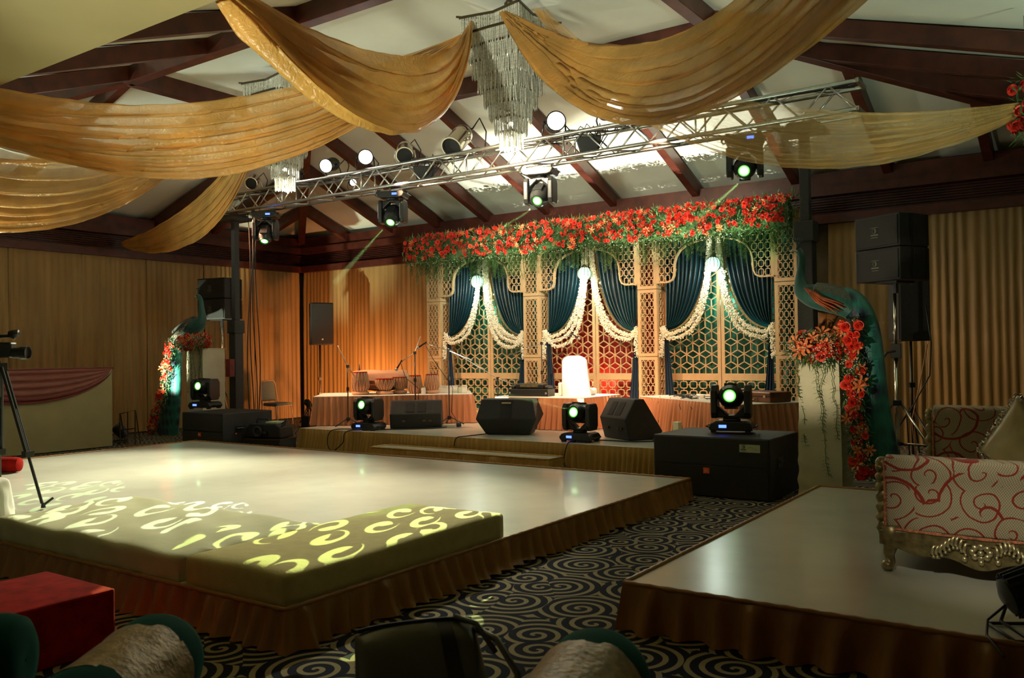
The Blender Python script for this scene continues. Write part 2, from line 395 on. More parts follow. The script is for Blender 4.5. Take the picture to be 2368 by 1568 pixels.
def beam_trim(a, b, w=.14, h=.22):
    tn[0] += 1
    m = MB(); m.beam(a, b, w, h); return struct('trim_%d' % tn[0], m, MT['beam'], bevel=.006)
def drop(p, d=.13): return (p[0], p[1], p[2]-d)
def zs(x, y):   # slope height under the hip roof
    c = [ZE+(ZR-ZE)*(x-X0)/(RX0-X0), ZE+(ZR-ZE)*(X1-x)/(X1-RX1), ZE+(ZR-ZE)*(y-Y0)/(RY0-Y0), ZE+(ZR-ZE)*(Y1-y)/(Y1-RY1)]
    return min(ZR, *c)
# ring of beams round the flat centre
for a, b in (((RX0, RY0), (RX1, RY0)), ((RX1, RY0), (RX1, RY1)), ((RX1, RY1), (RX0, RY1)), ((RX0, RY1), (RX0, RY0))):
    beam_trim((*a, ZR-.12), (*b, ZR-.12), .16, .26)
# hips
for (ex, ey), (rx, ry) in (((X0, Y1), (RX0, RY1)), ((X1, Y1), (RX1, RY1)), ((X0, Y0+.6), (RX0, RY0)), ((X1, Y0), (RX1, RY0))):
    beam_trim((ex, ey, ZE-.12), (rx, ry, ZR-.12), .15, .24)
# back rafters
for x in (-13.9, -12.5, -11.2, -9.95, -8.55, -7.15, -5.6, -3.95, -2.6, -1.3):
    ty = RY1
    if x < RX0: ty = Y1-(Y1-RY1)*(x-X0)/(RX0-X0)
    if x > RX1: ty = Y1-(Y1-RY1)*(X1-x)/(X1-RX1)
    beam_trim((x, Y1, ZE-.10), (x, ty, zs(x, ty)-.10), .13, .20)
for y in (12.45, 11.2, 9.9, 8.4, 6.85, 5.2):
    tx = RX0
    if y > RY1: tx = X0+(RX0-X0)*(Y1-y)/(Y1-RY1)
    if y < RY0: tx = X0+(RX0-X0)*(y-Y0)/(RY0-Y0)
    beam_trim((X0, y, ZE-.10), (tx, y, zs(tx, y)-.10), .13, .20)
for y in (11.9, 10.9, 9.85):
    tx = RX1
    if y > RY1: tx = X1-(X1-RX1)*(Y1-y)/(Y1-RY1)
    beam_trim((X1, y, ZE-.10), (tx, y, zs(tx, y)-.10), .13, .20)
for x in (-12.7, -11.1, -9.35, -7.7, -6.0, -4.4):
    ty = RY0 if x > RX0 else Y0+(RY0-Y0)*(x-X0)/(RX0-X0)
    beam_trim((x, 3.8, zs(x, 3.8)-.10), (x, ty, zs(x, ty)-.10), .13, .20)
# cornice: lower board, vent slats, upper boards
def cornice(a, b, nrm):
    tn[0] += 1
    nx, ny = nrm
    def off(p, d, z): return (p[0]+nx*d, p[1]+ny*d, z)
    m = MB()
    m.beam(off(a, .10, 3.42), off(b, .10, 3.42), .20, .14)
    m.beam(off(a, .02, 3.62), off(b, .02, 3.62), .04, .30)
    for k in range(7): m.beam(off(a, .07, 3.515+.038*k), off(b, .07, 3.515+.038*k), .06, .014)
    m.beam(off(a, .12, 3.84), off(b, .12, 3.84), .24, .14)
    m.beam(off(a, .09, 4.02), off(b, .09, 4.02), .16, .22)
    return struct('trim_%d' % tn[0], m, MT['beam'])
cornice((X0-.05, Y1+.2), (X0-.05, -2.5), (1, 0))
cornice((X0-.2, Y1+.05), (2.8, Y1+.05), (0, -1))

# ------------------------------------------------------------------ pleated cloth
def smooth_noise(s, seed, f): return pnoise(Vector((s*f, seed*7.31, 0)))
def pleat_panel(L, z0, z1, seed, amp=.055, lam=.12, nz=7, step=.02, puddle=0):
    """cloth wall along local +X, folds along local -Y"""
    m = MB(); nu = max(8, int(L/step))
    def fn(u, v):
        s = u*L
        ph = s/lam+1.3*smooth_noise(s, seed, 1.7)
        a = amp*(.45+.55*abs(smooth_noise(s, seed+3, 1.1))*2)*(.5+.5*(1-v)**.7)
        y = -a*(.5+.5*math.sin(2*math.pi*ph))-.03*smooth_noise(s+v*.3, seed+5, 2.1)*(1-v)
        if v == 1.0: y *= .6
        z = z0+(z1-z0)*v
        if puddle and v < .02: y -= puddle
        return (s+.015*smooth_noise(s+v, seed+9, 5), y, z)
    m.grid(fn, nu, nz); return m
def curtain_run(a, b, z0, z1, n, labels, group, seed0, **k):
    a = Vector(a); b = Vector(b); d = (b-a)/n; ang = math.atan2(d.y, d.x)
    for i in range(n):
        mb = pleat_panel(d.length-.004, z0, z1, seed0+i, **k)
        o = obj('pleated_curtain', mb, MT['curtain'], smooth=True)
        p = a+d*i; o.location = (p.x, p.y, 0); o.rotation_euler = (0, 0, ang)
        tag(o, labels[i], 'curtain', group)
LW = 'gold curtain panel on the side wall, '
labs = [LW+s for s in ('above the left end of the counter', 'behind the middle of the counter', 'behind the right end of the counter',
        'just right of the counter', 'behind the flower train of the small peacock', 'behind the small peacock body', 'behind the small line array speaker', 'right of the black truss mast', 'last one before the room corner')]
curtain_run((X0+.05, 2.0, 0), (X0+.05, Y1-.12, 0), .02, 3.37, 9, labs, 'curtains on the side wall', 11)
BW = 'gold curtain panel on the back wall, '
labs = [BW+s for s in ('behind the black speaker on a pole', 'behind the covered drum', 'just left of the carved backdrop')]
curtain_run((X0+.1, Y1-.02, 0), (-10.4, Y1-.02, 0), .02, 3.37, 3, labs, 'curtains on the back wall left of the backdrop', 31)
labs = [BW+s for s in ('between right truss mast and line array', 'behind the big line array and its stand', 'right of the big line array, above the sofa', 'behind the gold cushion')]
curtain_run((-3.5, Y1-.02, 0), (1.9, Y1-.02, 0), .02, 3.37, 4, labs, 'curtains on the back wall right of the backdrop', 41)
m = pleat_panel(6.9, .3, 3.3, 77, amp=.03); o = obj('backdrop_lining', m, MT['velvetdk'], smooth=True)
o.location = (-10.4, 13.3, 0); tag(o, 'dark teal pleated cloth hanging behind the carved lattice doors', 'curtain')

# ------------------------------------------------------------------ platforms
def ccw_path(x0, y0, x1, y1): return [(x0, y0), (x1, y0), (x1, y1), (x0, y1), (x0, y0)]
def skirt_mesh(path, z0, z1, seed, amp=.045, flare=.06, step=.025, rows=6, lam=.13, rag=.0, cr=.04):
    P = [Vector((*p, 0)) for p in path]
    pts = []; closed = (P[0]-P[-1]).length < 1e-6
    s = 0
    for i in range(len(P)-1):
        d = P[i+1]-P[i]; L = d.length; d.normalize(); nrm = Vector((d.y, -d.x, 0)); n = max(2, int(L/step))
        for k in range(n+(1 if i == len(P)-2 else 0)):
            t = k/n*L; pts.append([P[i]+d*t, nrm.copy(), s+t])
        s += L
    N = len(pts); W = int(.08/step)+1
    nr = []
    for i in range(N):
        v = Vector((0, 0, 0))
        for k in range(-W, W+1):
            j = i+k
            if closed: j %= N-1
            else: j = min(max(j, 0), N-1)
            v += pts[j][1]
        nr.append(v.normalized())
    if closed: nr[-1] = nr[0]
    S = pts[-1][2]
    m = MB()
    def fn(u, v):
        i = round(u*(N-1)); p, _, s_ = pts[i]
        if closed and i == N-1: p = pts[0][0]; s_ = 0
        t = 1-v
        ph = s_/lam+2.2*smooth_noise(s_, seed, .9)+.5*t*smooth_noise(s_, seed+2, 2.3)
        o_ = .012+flare*t**1.6*(1+.5*smooth_noise(s_, seed+1, .8))+amp*(.25+.75*t**.6)*(math.sin(2*math.pi*ph)*.6+.9*smooth_noise(s_, seed+4, 5.0))
        if v == 1: o_ = .008
        z = z0+(z1-z0)*v
        if v == 0: z += rag*max(0, smooth_noise(s_, seed+8, 1.6))
        q = p+nr[i]*max(.006, o_); return (q.x, q.y, z)
    m.grid(fn, N-1, rows); return m
def platform(name, label, cat, x0, y0, x1, y1, h, top, sk, seed, piping=True, rag=.02, cloth=None, **k):
    t = thing(name, label, cat, ((x0+x1)/2, (y0+y1)/2, 0))
    at = (0, 0, 0)
    cx, cy = (x0+x1)/2, (y0+y1)/2; hx, hy = (x1-x0)/2, (y1-y0)/2
    m = MB(); m.box((0, 0, h/2+.002), (2*hx-.02, 2*hy-.02, h-.004)); obj('deck', m, MT[top], t, bevel=.006)
    m = skirt_mesh(ccw_path(-hx, -hy, hx, hy), .004, h-.004, seed, rag=rag, **k); obj('skirt', m, MT[sk], t, smooth=True)
    if piping:
        m = MB()
        P = ccw_path(-hx, -hy, hx, hy); path = []
        for i in range(4):
            a = Vector((*P[i], h+.002)); b = Vector((*P[i+1], h+.002)); n = int((b-a).length/.05)
            path += [a+(b-a)*(j/n) for j in range(n)]
        path.append(path[0])
        for i, p in enumerate(path): p.z += 0
        m.tube([(p[0]+.004*pnoise(Vector((i*.7, seed, 0))), p[1]+.004*pnoise(Vector((i*.7, seed, 5))), p[2]) for i, p in enumerate(path)], [.012+.004*(i % 2) for i in range(len(path))], 6)
        obj('gold_rope_edging', m, MT[sk], t, smooth=True)
    return t
platform('dance_floor', 'large low dance floor with glossy white top and copper satin skirt', 'platform', -11.14, 2.83, -3.34, 7.8, .20, 'vinyl', 'skirt', 3, flare=.05, rag=.03)
platform('seating_platform', 'white topped low platform with gold skirt under the patterned sofa', 'platform', -2.1, 4.03, 2.4, 7.73, .235, 'vinyl2', 'skirt', 5, flare=.06, rag=.03, lam=.17, amp=.075)
platform('stage', 'raised white topped band stage with gold satin skirt in front of backdrop', 'stage', -10.42, 9.16, -3.6, 13.35, .31, 'vinyl', 'skirt2', 8, flare=.04, amp=.055, lam=.075, step=.0175, piping=False)
platform('stage_step', 'low white topped step with frilled gold skirt below the stage', 'step', -8.4, 8.66, -5.5, 9.00, .16, 'vinyl', 'skirt2', 9, flare=.04, lam=.06)

# mattresses lying on the dance floor
def mattress(name, label, x0, y0, x1, y1, z0, h, mt, seed, sheet=False):
    m = MB(); hx, hy = (x1-x0)/2, (y1-y0)/2
    nx, ny, nz = 36, 24, 8
    r_ = .035
    # closed rounded box with a soft top
    def P(i, j, k):
        x = -hx+2*hx*i/nx; y = -hy+2*hy*j/ny; z = h*k/nz
        return x, y, z
    def q(x, y, z):
        dx = max(0, abs(x)-(hx-r_)); dy = max(0, abs(y)-(hy-r_)); dz = max(0, z-(h-r_))+max(0, (r_*.4)-z)
        e_ = math.sqrt(dx*dx+dy*dy+dz*dz)
        if e_ > r_:
            f_ = r_/e_
            x = math.copysign((hx-r_)+dx*f_, x) if dx else x
            y = math.copysign((hy-r_)+dy*f_, y) if dy else y
            z = z-(dz-dz*f_) if z > h/2 else z
        n_ = pnoise(Vector((x*2+seed, y*2, z*4)))
        z += .012*n_*(z/h)
        if sheet:
            side = max(abs(x)/hx, abs(y)/hy)
            wv = pnoise(Vector((x*3.0+y*5.5, y*1.2-x, seed)))
            z += .018*wv*(z/h)
            if side > .97: x *= 1+.012*math.sin(30*y+4*z/h)+.02*(1-z/h)*pnoise(Vector((y*9, x, 3))); y *= 1+.015*math.sin(26*x+3*z/h)*(1-z/h)+.05*(1-z/h)*abs(pnoise(Vector((x*3, 8, 3))))
        return (x, y, z)
    idx = {}
    def V(i, j, k):
        key = (i, j, k)
        if key not in idx: idx[key] = len(m.v); m.v.append(q(*P(i, j, k)))
        return idx[key]
    for i in range(nx):
        for j in range(ny):
            m.f.append((V(i, j, nz), V(i+1, j, nz), V(i+1, j+1, nz), V(i, j+1, nz)))
            m.f.append((V(i, j, 0), V(i, j+1, 0), V(i+1, j+1, 0), V(i+1, j, 0)))
    for k in range(nz):
        for i in range(nx):
            m.f.append((V(i, 0, k), V(i+1, 0, k), V(i+1, 0, k+1), V(i, 0, k+1)))
            m.f.append((V(i, ny, k), V(i, ny, k+1), V(i+1, ny, k+1), V(i+1, ny, k)))
        for j in range(ny):
            m.f.append((V(0, j, k), V(0, j, k+1), V(0, j+1, k+1), V(0, j+1, k)))
            m.f.append((V(nx, j, k), V(nx, j+1, k), V(nx, j+1, k+1), V(nx, j, k+1)))
    o = obj(name, m, mt, smooth=50); o.location = ((x0+x1)/2, (y0+y1)/2, z0)
    tag(o, label, 'mattress'); return o
mattress('mattress', 'bare khaki foam mattress on the near corner of the dance floor', -4.19, 2.85, -3.36, 4.74, .204, .165, MT['foam'], 1)
mattress('sheeted_mattress', 'wide mattress under a wrinkled pale sheet, left of bare khaki mattress', -6.42, 2.86, -4.23, 3.92, .204, .15, MT['sheet'], 4, sheet=True)

# ------------------------------------------------------------------ carved backdrop
YF, YB = 12.70, 13.0
CX = [-10.62, -8.37, -6.12, -3.87]; CW = .34
def ring_cell(m, O, cx, cz, a, b, w, t, T=None):
    """an elongated octagon outline with four links, in the XZ plane at y=O"""
    rx, rz = a*.36, b*.37; k = .62
    pts = [(rx, -rz*k), (rx, rz*k), (rx*k, rz), (-rx*k, rz), (-rx, rz*k), (-rx, -rz*k), (-rx*k, -rz), (rx*k, -rz)]
    for i in range(8):
        p, q = pts[i], pts[(i+1) % 8]
        m.beam((cx+p[0], O, cz+p[1]), (cx+q[0], O, cz+q[1]), t, w, up=(0, 1, 0), T=T)
    for p, q in (((rx, 0), (a/2, 0)), ((-rx, 0), (-a/2, 0)), ((0, rz), (0, b/2)), ((0, -rz), (0, -b/2))):
        m.beam((cx+p[0], O, cz+p[1]), (cx+q[0], O, cz+q[1]), t, w, up=(0, 1, 0), T=T)
def oct_field(m, x0, x1, z0, z1, a, b, w, t, y=0, inside=None, T=None):
    nx = max(1, round((x1-x0)/a)); nz = max(1, round((z1-z0)/b)); a = (x1-x0)/nx; b = (z1-z0)/nz
    for i in range(nx):
        for j in range(nz):
            c = (x0+(i+.5)*a, z0+(j+.5)*b)
            if inside and not inside(*c): continue
            ring_cell(m, y, c[0], c[1], a, b, w, t, T)
def frame(m, x0, x1, z0, z1, w, t, y=0, T=None):
    m.box(((x0+x1)/2, y, z0+w/2), (x1-x0, t, w), T=T); m.box(((x0+x1)/2, y, z1-w/2), (x1-x0, t, w), T=T)
    m.box((x0+w/2, y, (z0+z1)/2), (w, t, z1-z0-2*w), T=T); m.box((x1-w/2, y, (z0+z1)/2), (w, t, z1-z0-2*w), T=T)
colnames = ['leftmost carved box column of the backdrop, beside the pleated curtain', 'carved box column between left and middle arches, behind harmonium',
            'carved box column between middle and right arches, right of white floor chair', 'rightmost carved box column of the backdrop, beside the big peacock head']
col0 = None
for i, cx in enumerate(CX):
    if col0 is None:
        t = col0 = thing('lattice_post', colnames[i], 'column', (cx, YF, .312), group='columns of the backdrop')
        segs = [(0, 1.03), (1.04, 2.12), (2.13, 3.2)]
        for a, b in segs:
            fr = MB(); la = MB()
            frame(fr, -CW/2, CW/2, a, b, .052, .018); oct_field(la, -CW/2+.05, CW/2-.05, a+.05, b-.05, .080, .125, .020, .010)
            f_ = obj('front_panel', fr, MT['lattice'], t); obj('lattice', la, MT['lattice'], f_)
            for sx in (-1, 1):
                T = Matrix.Translation((sx*CW/2, .15, 0)) @ Matrix.Rotation(R(90), 4, 'Z'); fr = MB(); la = MB()
                frame(fr, -.14, .14, a, b, .045, .016, T=T); oct_field(la, -.098, .098, a+.045, b-.045, .098, .115, .018, .010, T=T)
                s_ = obj('side_panel', fr, MT['lattice'], t); obj('lattice', la, MT['lattice'], s_)
    else: dup(col0, (cx, YF, .312), label=colnames[i])

def arch_outline():
    h = [(.62, 2.52-.31), (.70, 2.52-.31)]
    c = [(.955, 2.20), (.74, 2.20), (.675, 2.235), (.645, 2.30), (.64, 2.38), (.63, 2.50), (.60, 2.60), (.54, 2.69), (.46, 2.745), (.36, 2.79), (.24, 2.82), (.10, 2.845), (.05, 2.88), (0, 2.93)]
    return c
def arch_height(x):
    c = arch_outline(); x = abs(x)
    for p, q in zip(c[1:], c[2:]):
        if q[0] <= x <= p[0]: return p[1]+(q[1]-p[1])*(p[0]-x)/max(1e-6, p[0]-q[0])
    return 2.2
def rhomb_field(m, x0, x1, z0, z1, s, w, t, y=0):
    """tumbling-block lattice clipped to a rectangle"""
    hx = s*math.sqrt(3)/2
    def seg(p, q):
        # Liang-Barsky clip
        t0, t1 = 0, 1; dx, dz = q[0]-p[0], q[1]-p[1]
        for P_, Q_ in ((-dx, p[0]-x0), (dx, x1-p[0]), (-dz, p[1]-z0), (dz, z1-p[1])):
            if abs(P_) < 1e-9:
                if Q_ < 0: return
            else:
                r_ = Q_/P_
                if P_ < 0: t0 = max(t0, r_)
                else: t1 = min(t1, r_)
        if t1-t0 < .05: return
        a = (p[0]+dx*t0, y, p[1]+dz*t0); b = (p[0]+dx*t1, y, p[1]+dz*t1)
        m.beam(a, b, t, w, up=(0, 1, 0))
    ni = int((x1-x0)/(2*hx))+2; nj = int((z1-z0)/(1.5*s))+2
    xc = (x0+x1)/2
    for j in range(-1, nj+1):
        for i in range(-ni, ni+1):
            cx = xc+2*hx*i+(hx if j % 2 else 0); cz = z0+1.5*s*j
            V = [(cx+s*math.cos(R(90+60*k)), cz+s*math.sin(R(90+60*k))) for k in range(6)]
            seg(V[0], V[1]); seg(V[1], V[2]); seg(V[0], V[5])
            for k in (0, 2, 4): seg((cx, cz), V[k])
bay_names = ['left', 'middle', 'right']
bays = [(CX[i]+CX[i+1])/2 for i in range(3)]
lin = [('jade green pleated cloth behind the left lattice doors', (.012, .12, .085)), ('crimson pleated cloth behind the middle lattice doors', (.24, .012, .006)), ('jade green pleated cloth behind the right lattice doors', (.012, .12, .085))]
for k in list(bpy.data.objects):
    if k.name.startswith('backdrop_lining'): bpy.data.objects.remove(k)
screen0 = None
for bi, bx in enumerate(bays):
    m = pleat_panel(2.15, 0, 2.95, 90+bi, amp=.04, lam=.16); o = obj('backdrop_lining', m, mat('lining_satin_%d' % bi, lin[bi][1], .5, sheen=.3), smooth=True)
    o.location = (bx-1.075, 13.30, .313); tag(o, lin[bi][0], 'curtain', 'cloths behind the lattice doors')
    # lattice doors
    for li, sx in enumerate((-1, 1)):
        lbl = '%s leaf of the lattice doors in the %s arch of the backdrop' % (('left', 'right')[li], bay_names[bi])
        lbl = 'champagne cube-pattern lattice door, '+('left' if li == 0 else 'right')+' leaf under the '+bay_names[bi]+' arch'
        if screen0 is None:
            t = screen0 = thing('lattice_door', lbl, 'lattice screen', (bx+sx*.475, YB, .313), group='lattice doors of the backdrop')
            m = MB(); frame(m, -.47, .47, 0, 3.0, .055, .03); m.box((0, 0, .70), (.83, .03, .11)); obj('door_frame', m, MT['lattice'], t)
            m = MB(); rhomb_field(m, -.415, .415, .755, 2.945, .123, .028, .014); obj('cube_lattice', m, MT['lattice'], t)
            m = MB(); oct_field(m, -.415, .415, .055, .645, .166, .148, .028, .014); obj('octagon_lattice', m, MT['lattice'], t)
        else: dup(screen0, (bx+sx*.475, YB, .313), label=lbl)
arch0 = None
for bi, bx in enumerate(bays):
    lbl = 'carved multifoil arch panel hung over the '+bay_names[bi]+' bay of the backdrop'
    if arch0: dup(arch0, (bx, YF, .312), label=lbl); continue
    t = arch0 = thing('arch_panel', lbl, 'arch', (bx, YF, .312), group='arch panels of the backdrop')
    c = arch_outline(); full = [(x, z) for x, z in c]+[(-x, z) for x, z in reversed(c[:-1])]
    m = MB()
    for p, q in zip(full, full[1:]): m.beam((p[0], 0, p[1]+.02), (q[0], 0, q[1]+.02), .022, .058, up=(0, 1, 0))
    for sx in (-1, 1): m.box((sx*.93, 0, 2.70), (.05, .02, 1.0))
    m.box((0, 0, 3.17), (1.9, .02, .06)); obj('moulded_border', m, MT['lattice'], t)
    m = MB(); oct_field(m, -.91, .91, 2.22, 3.14, .10, .125, .020, .011, inside=lambda x, z: z > arch_height(x)+.06); obj('arch_lattice', m, MT['lattice'], t)

# teal velvet drapes pulled to the columns, their tails and the blossom garlands
def drape(side):
    """side -1: tied at the left column; local origin bay centre, floor"""
    xo = side*.90; xi = side*.12; zt, ztie = 2.97, 1.50
    m = MB()
    def fn(u, v):
        sx = u                               # 0 outer, 1 inner
        topx = xo+(xi-xo)*sx; th = v*math.pi/2
        x = xo+(topx-xo)*math.cos(th)**.85+(-side)*.05*v*(1-sx)
        z = zt-(zt-ztie+.05*sx)*math.sin(th)**1.05
        y = .10-.035*math.sin(2*math.pi*(sx*9.5+.35*pnoise(Vector((sx*4, side, v)))))*(1-.35*v)-.02*v
        return (x, y, z)
    m.grid(fn, 78, 26); return m
def edge_trim(side):
    xo = side*.90; xi = side*.12; zt, ztie = 2.97, 1.50; m = MB(); P = []
    for k in range(27):
        v = k/26; th = v*math.pi/2
        P.append((xo+(xi-xo)*math.cos(th)**.85, .075-.02*v, zt-(zt-ztie+.05)*math.sin(th)**1.05))
    vs = [(p[0]-side*o_, p[1], p[2]-abs(o_)*.3) for p in P for o_ in (0, .035)]
    m.add(vs, [(2*i, 2*i+2, 2*i+3, 2*i+1) for i in range(26)]); return m
def tail(side):
    m = MB()
    def fn(u, v):
        w_ = .05+.13*(1-v)**1.2
        x = side*.885-side*(u)*w_; y = .06-.018*math.sin(u*math.pi*6)
        return (x, y, 1.52-(1-v)*1.32)
    m.grid(fn, 24, 12); return m
def blossoms(P, rad, dens, seed, size=.013):
    """string of small blossoms round a path"""
    rnd = random.Random(seed); m = MB(); P = [Vector(p) for p in P]
    for a, b in zip(P, P[1:]):
        n = max(1, int((b-a).length*dens))
        for k in range(n):
            c = a+(b-a)*rnd.random(); ang = rnd.random()*6.283; rr = rad*math.sqrt(rnd.random())
            c = c+Vector((math.cos(ang)*rr, math.sin(ang)*rr*.7, math.sin(ang*1.7)*rr*.8)); s_ = size*(.7+.6*rnd.random())
            T = Matrix.Translation(c) @ Euler((rnd.random()*3, rnd.random()*3, rnd.random()*3)).to_matrix().to_4x4()
            v = [(s_, 0, 0), (-s_, 0, 0), (0, s_, 0), (0, -s_, 0), (0, 0, s_*.8), (0, 0, -s_*.8)]
            m.add(v, [(0, 2, 4), (2, 1, 4), (1, 3, 4), (3, 0, 4), (2, 0, 5), (1, 2, 5), (3, 1, 5), (0, 3, 5)], T)
    return m
def garland_path(side, out, low):
    xo = side*.90; P = []
    xi = side*(.085-out*.35)
    for k in range(21):
        v = k/20; th = v*math.pi/2
        P.append((xo+(xi-xo)*math.cos(th)**(.66-out*1.6), .02-.01*out, 2.90-(2.90-1.42+low)*math.sin(th)**1.0))
    # rise back to the tie
    end = P[-1]; n = 6
    P = [p for p in P if abs(p[0]-xo) > .16]
    last = P[-1]
    for k in range(1, n+1):
        t_ = k/n; P.append((last[0]+(xo-last[0])*t_, .02, last[2]+(1.50-last[2])*t_-.06*math.sin(math.pi*t_)*(1+low*3)))
    return P
sd = 100
for bi, bx in enumerate(bays):
    for si, side in enumerate((-1, 1)):
        hand = ('left', 'right')[si]
        t = thing('velvet_drape', 'teal velvet drape tied to the '+hand+' side of the '+bay_names[bi]+' arch', 'drape', (bx, 12.76, .313), group='velvet drapes in the arches')
        obj('swept_panel', drape(side), MT['velvet'], t, smooth=True)
        obj('gold_edging', edge_trim(side), MT['gilt'], t, smooth=True)
        lab(obj('hanging_tail', tail(side), MT['velvetdk'], t, smooth=True), 'navy velvet tail')
        t = thing('blossom_garland', 'white blossom garland along the '+hand+' drape of the '+bay_names[bi]+' arch', 'garland', (bx, 12.74, .313), group='blossom garlands in the arches')
        for k, (o_, lw) in enumerate(((0, 0.02), (.07, .10), (.14, .20))[:3 if (bi == 0 and side == 1) or bi == 1 and side == -1 else 2]):
            sd += 1; obj('blossom_string', blossoms(garland_path(side, o_, lw), .036, 640, sd), MT['jasmine'], t)
        sd += 1; obj('blossom_tassel', blossoms([(side*.89, .02, 1.50), (side*.90, .0, 1.28), (side*.915, .0, 1.02)], .045, 560, sd), MT['jasmine'], t)
    # glass lantern ball
    t = thing('lantern_ball', 'glowing mint glass lantern ball hanging in the '+bay_names[bi]+' arch', 'lamp', (bx+.02*bi, 12.60, 2.76), group='lantern balls in the arches')
    m = MB(); m.ball((0, 0, 0), .115, 16, 10); g = obj('glass_ball', m, MT['mint'], t, smooth=True)
    m = MB()
    for a in range(6):
        T = Matrix.Rotation(math.pi*a/6, 4, 'Z')
        m.tube([(.119*math.sin(k*math.pi/12), 0, .119*math.cos(k*math.pi/12)) for k in range(-12, 13)], .004, 5, T=T)
    obj('metal_cage', m, MT['brass'], t)
    m = MB(); m.lathe([(.05, .10), (.045, .13), (.02, .15), (.006, .16), (.006, .62)], 10); obj('cap_and_rod', m, MT['brass'], t)
    lamp('lantern_light_%d' % (bi+1), 'POINT', (bx+.02*bi, 12.50, 2.60), (.84, 1.0, .86), 22, size=.03)

# ------------------------------------------------------------------ flower pelmet
def rose_mesh(seed, r=.042):
    rnd = random.Random(seed); m = MB()
    for ring, (rr, h, n, tilt) in enumerate(((.35, .95, 3, .1), (.65, .85, 4, .45), (1.0, .55, 5, .95))):
        for k in range(n):
            a0 = 2*math.pi*(k+.37*ring)/n; dw = math.pi/n*1.35
            pts = []
            for i in range(3):
                for j in range(4):
                    v = i/2; u = (j/3-.5)*2
                    aa = a0+u*dw; q = rr*(v**.7)*(1+tilt*.25*v)*r
                    z = (h*v-(.18*tilt*v*v)-.12*abs(u)*v)*r*1.1
                    pts.append((q*math.cos(aa), q*math.sin(aa), z))
            m.add(pts, [(i*4+j, i*4+j+1, (i+1)*4+j+1, (i+1)*4+j) for i in range(2) for j in range(3)])
    return m
def lily_mesh(seed, r=.075):
    m = MB()
    for k in range(6):
        a = math.pi*k/3; w = .22
        prof = [(0, 0, .02), (.35, .30, .10), (.75, .48, .13), (1.0, .38, .01)]
        vs = []
        for d, z, ww in prof:
            for s_ in (-1, 0, 1):
                vs.append(((d*math.cos(a)-s_*ww*math.sin(a)*1.4)*r, (d*math.sin(a)+s_*ww*math.cos(a)*1.4)*r, (z+abs(s_)*.06)*r))
        m.add(vs, [(i*3+j, i*3+j+1, (i+1)*3+j+1, (i+1)*3+j) for i in range(3) for j in range(2)])
    return m
ROSE = [rose_mesh(k) for k in range(3)]; LILY = lily_mesh(1)
def orient(c, n, s=1, spin=0):
    q = Vector(n).to_track_quat('Z', 'Y').to_matrix().to_4x4()
    return Matrix.Translation(c) @ q @ Matrix.Rotation(spin, 4, 'Z') @ Matrix.Scale(s, 4)
def leaf_blade(m, p, d, L, w, droop=.3):
    p = Vector(p); d = Vector(d).normalized(); s = d.cross(Vector((0, 0, 1)))
    s = s.normalized() if s.length > .05 else Vector((1, 0, 0))
    a = p+d*L*.5+Vector((0, 0, -droop*L*.15)); b = p+d*L+Vector((0, 0, -droop*L*.5))
    m.add([p, a+s*w/2, a-s*w/2, b], [(0, 1, 3, 2)])
def flower_things(name, parent, samples_, kind, matl, seed, cap=100, scale=1.0):
    """samples_: (pos, normal, size) sorted most visible first; first `cap` are parts, the rest one stuff part"""
    rnd = random.Random(seed); base = {}
    rest = MB()
    for i, (p, n, s) in enumerate(samples_):
        T = orient(p, n, s*scale, rnd.random()*6)
        src = LILY if kind == 'lily' else ROSE[i % 3]
        if i < cap:
            key = kind+str(i % 3)
            if key not in base:
                o = obj(name, src, matl, parent); base[key] = o.data
            else:
                o = bpy.data.objects.new(name, base[key]); COL.objects.link(o); o.parent = parent
            o.matrix_local = T
        else: rest.add(src.v, src.f, T)
    if rest.v:
        o = obj(name, rest, matl, parent); o['kind'] = 'stuff'

t = thing('flower_pelmet', 'long pelmet of red roses and orange lilies above the three arches', 'flower arrangement', (-7.35, 12.62, 3.1))
rnd = random.Random(5)
def pel(x, z, d): return (x+7.35, d, z-3.1)
roses = []; lilies = []
for k in range(860):
    x = rnd.uniform(-11.0, -3.72); z = 3.20+.46*rnd.random()**.9+.05*pnoise(Vector((x*1.5, 0, 0))); d = -.12-.12*math.cos((z-3.42)*3)*rnd.random()-.08*rnd.random()
    if rnd.random() < .2: z = 3.62+.08*rnd.random(); d = rnd.uniform(-.15, .12)
    n = (rnd.uniform(-.5, .5), -1, rnd.uniform(-.5, .7)+(z-3.4)*1.5)
    (lilies if k % 8 == 0 else roses).append((pel(x, z, d-.05), n, rnd.uniform(.48, .88)))
roses.sort(key=lambda q: -q[2]*(1-.05*q[0][0])); lilies.sort(key=lambda q: -q[2])
flower_things('rose', t, roses, 'rose', MT['rose'], 3)
flower_things('lily', t, lilies, 'lily', MT['lily'], 4)
m = MB(); m2 = MB(); m3 = MB()
for k in range(10500):
    x = rnd.uniform(-11.08, -3.66); z = rnd.uniform(3.14, 3.66); d = rnd.uniform(-.30, .06)
    dr = (rnd.uniform(-1, 1), rnd.uniform(-1.2, .2), rnd.uniform(-.8, .8))
    leaf_blade(m if rnd.random() < .72 else m2, pel(x, z, d), dr, rnd.uniform(.05, .12), rnd.uniform(.012, .03))
for k in range(40):      # palm-like sprays along the top
    x = -11.0+7.3*k/39+rnd.uniform(-.05, .05)
    for q in range(11):
        a = R(-75+15*q+rnd.uniform(-6, 6)); leaf_blade(m2, pel(x, 3.62, rnd.uniform(-.12, .0)), (math.sin(a), rnd.uniform(-.5, 0), math.cos(a)+.1), rnd.uniform(.14, .26), .024, .5)
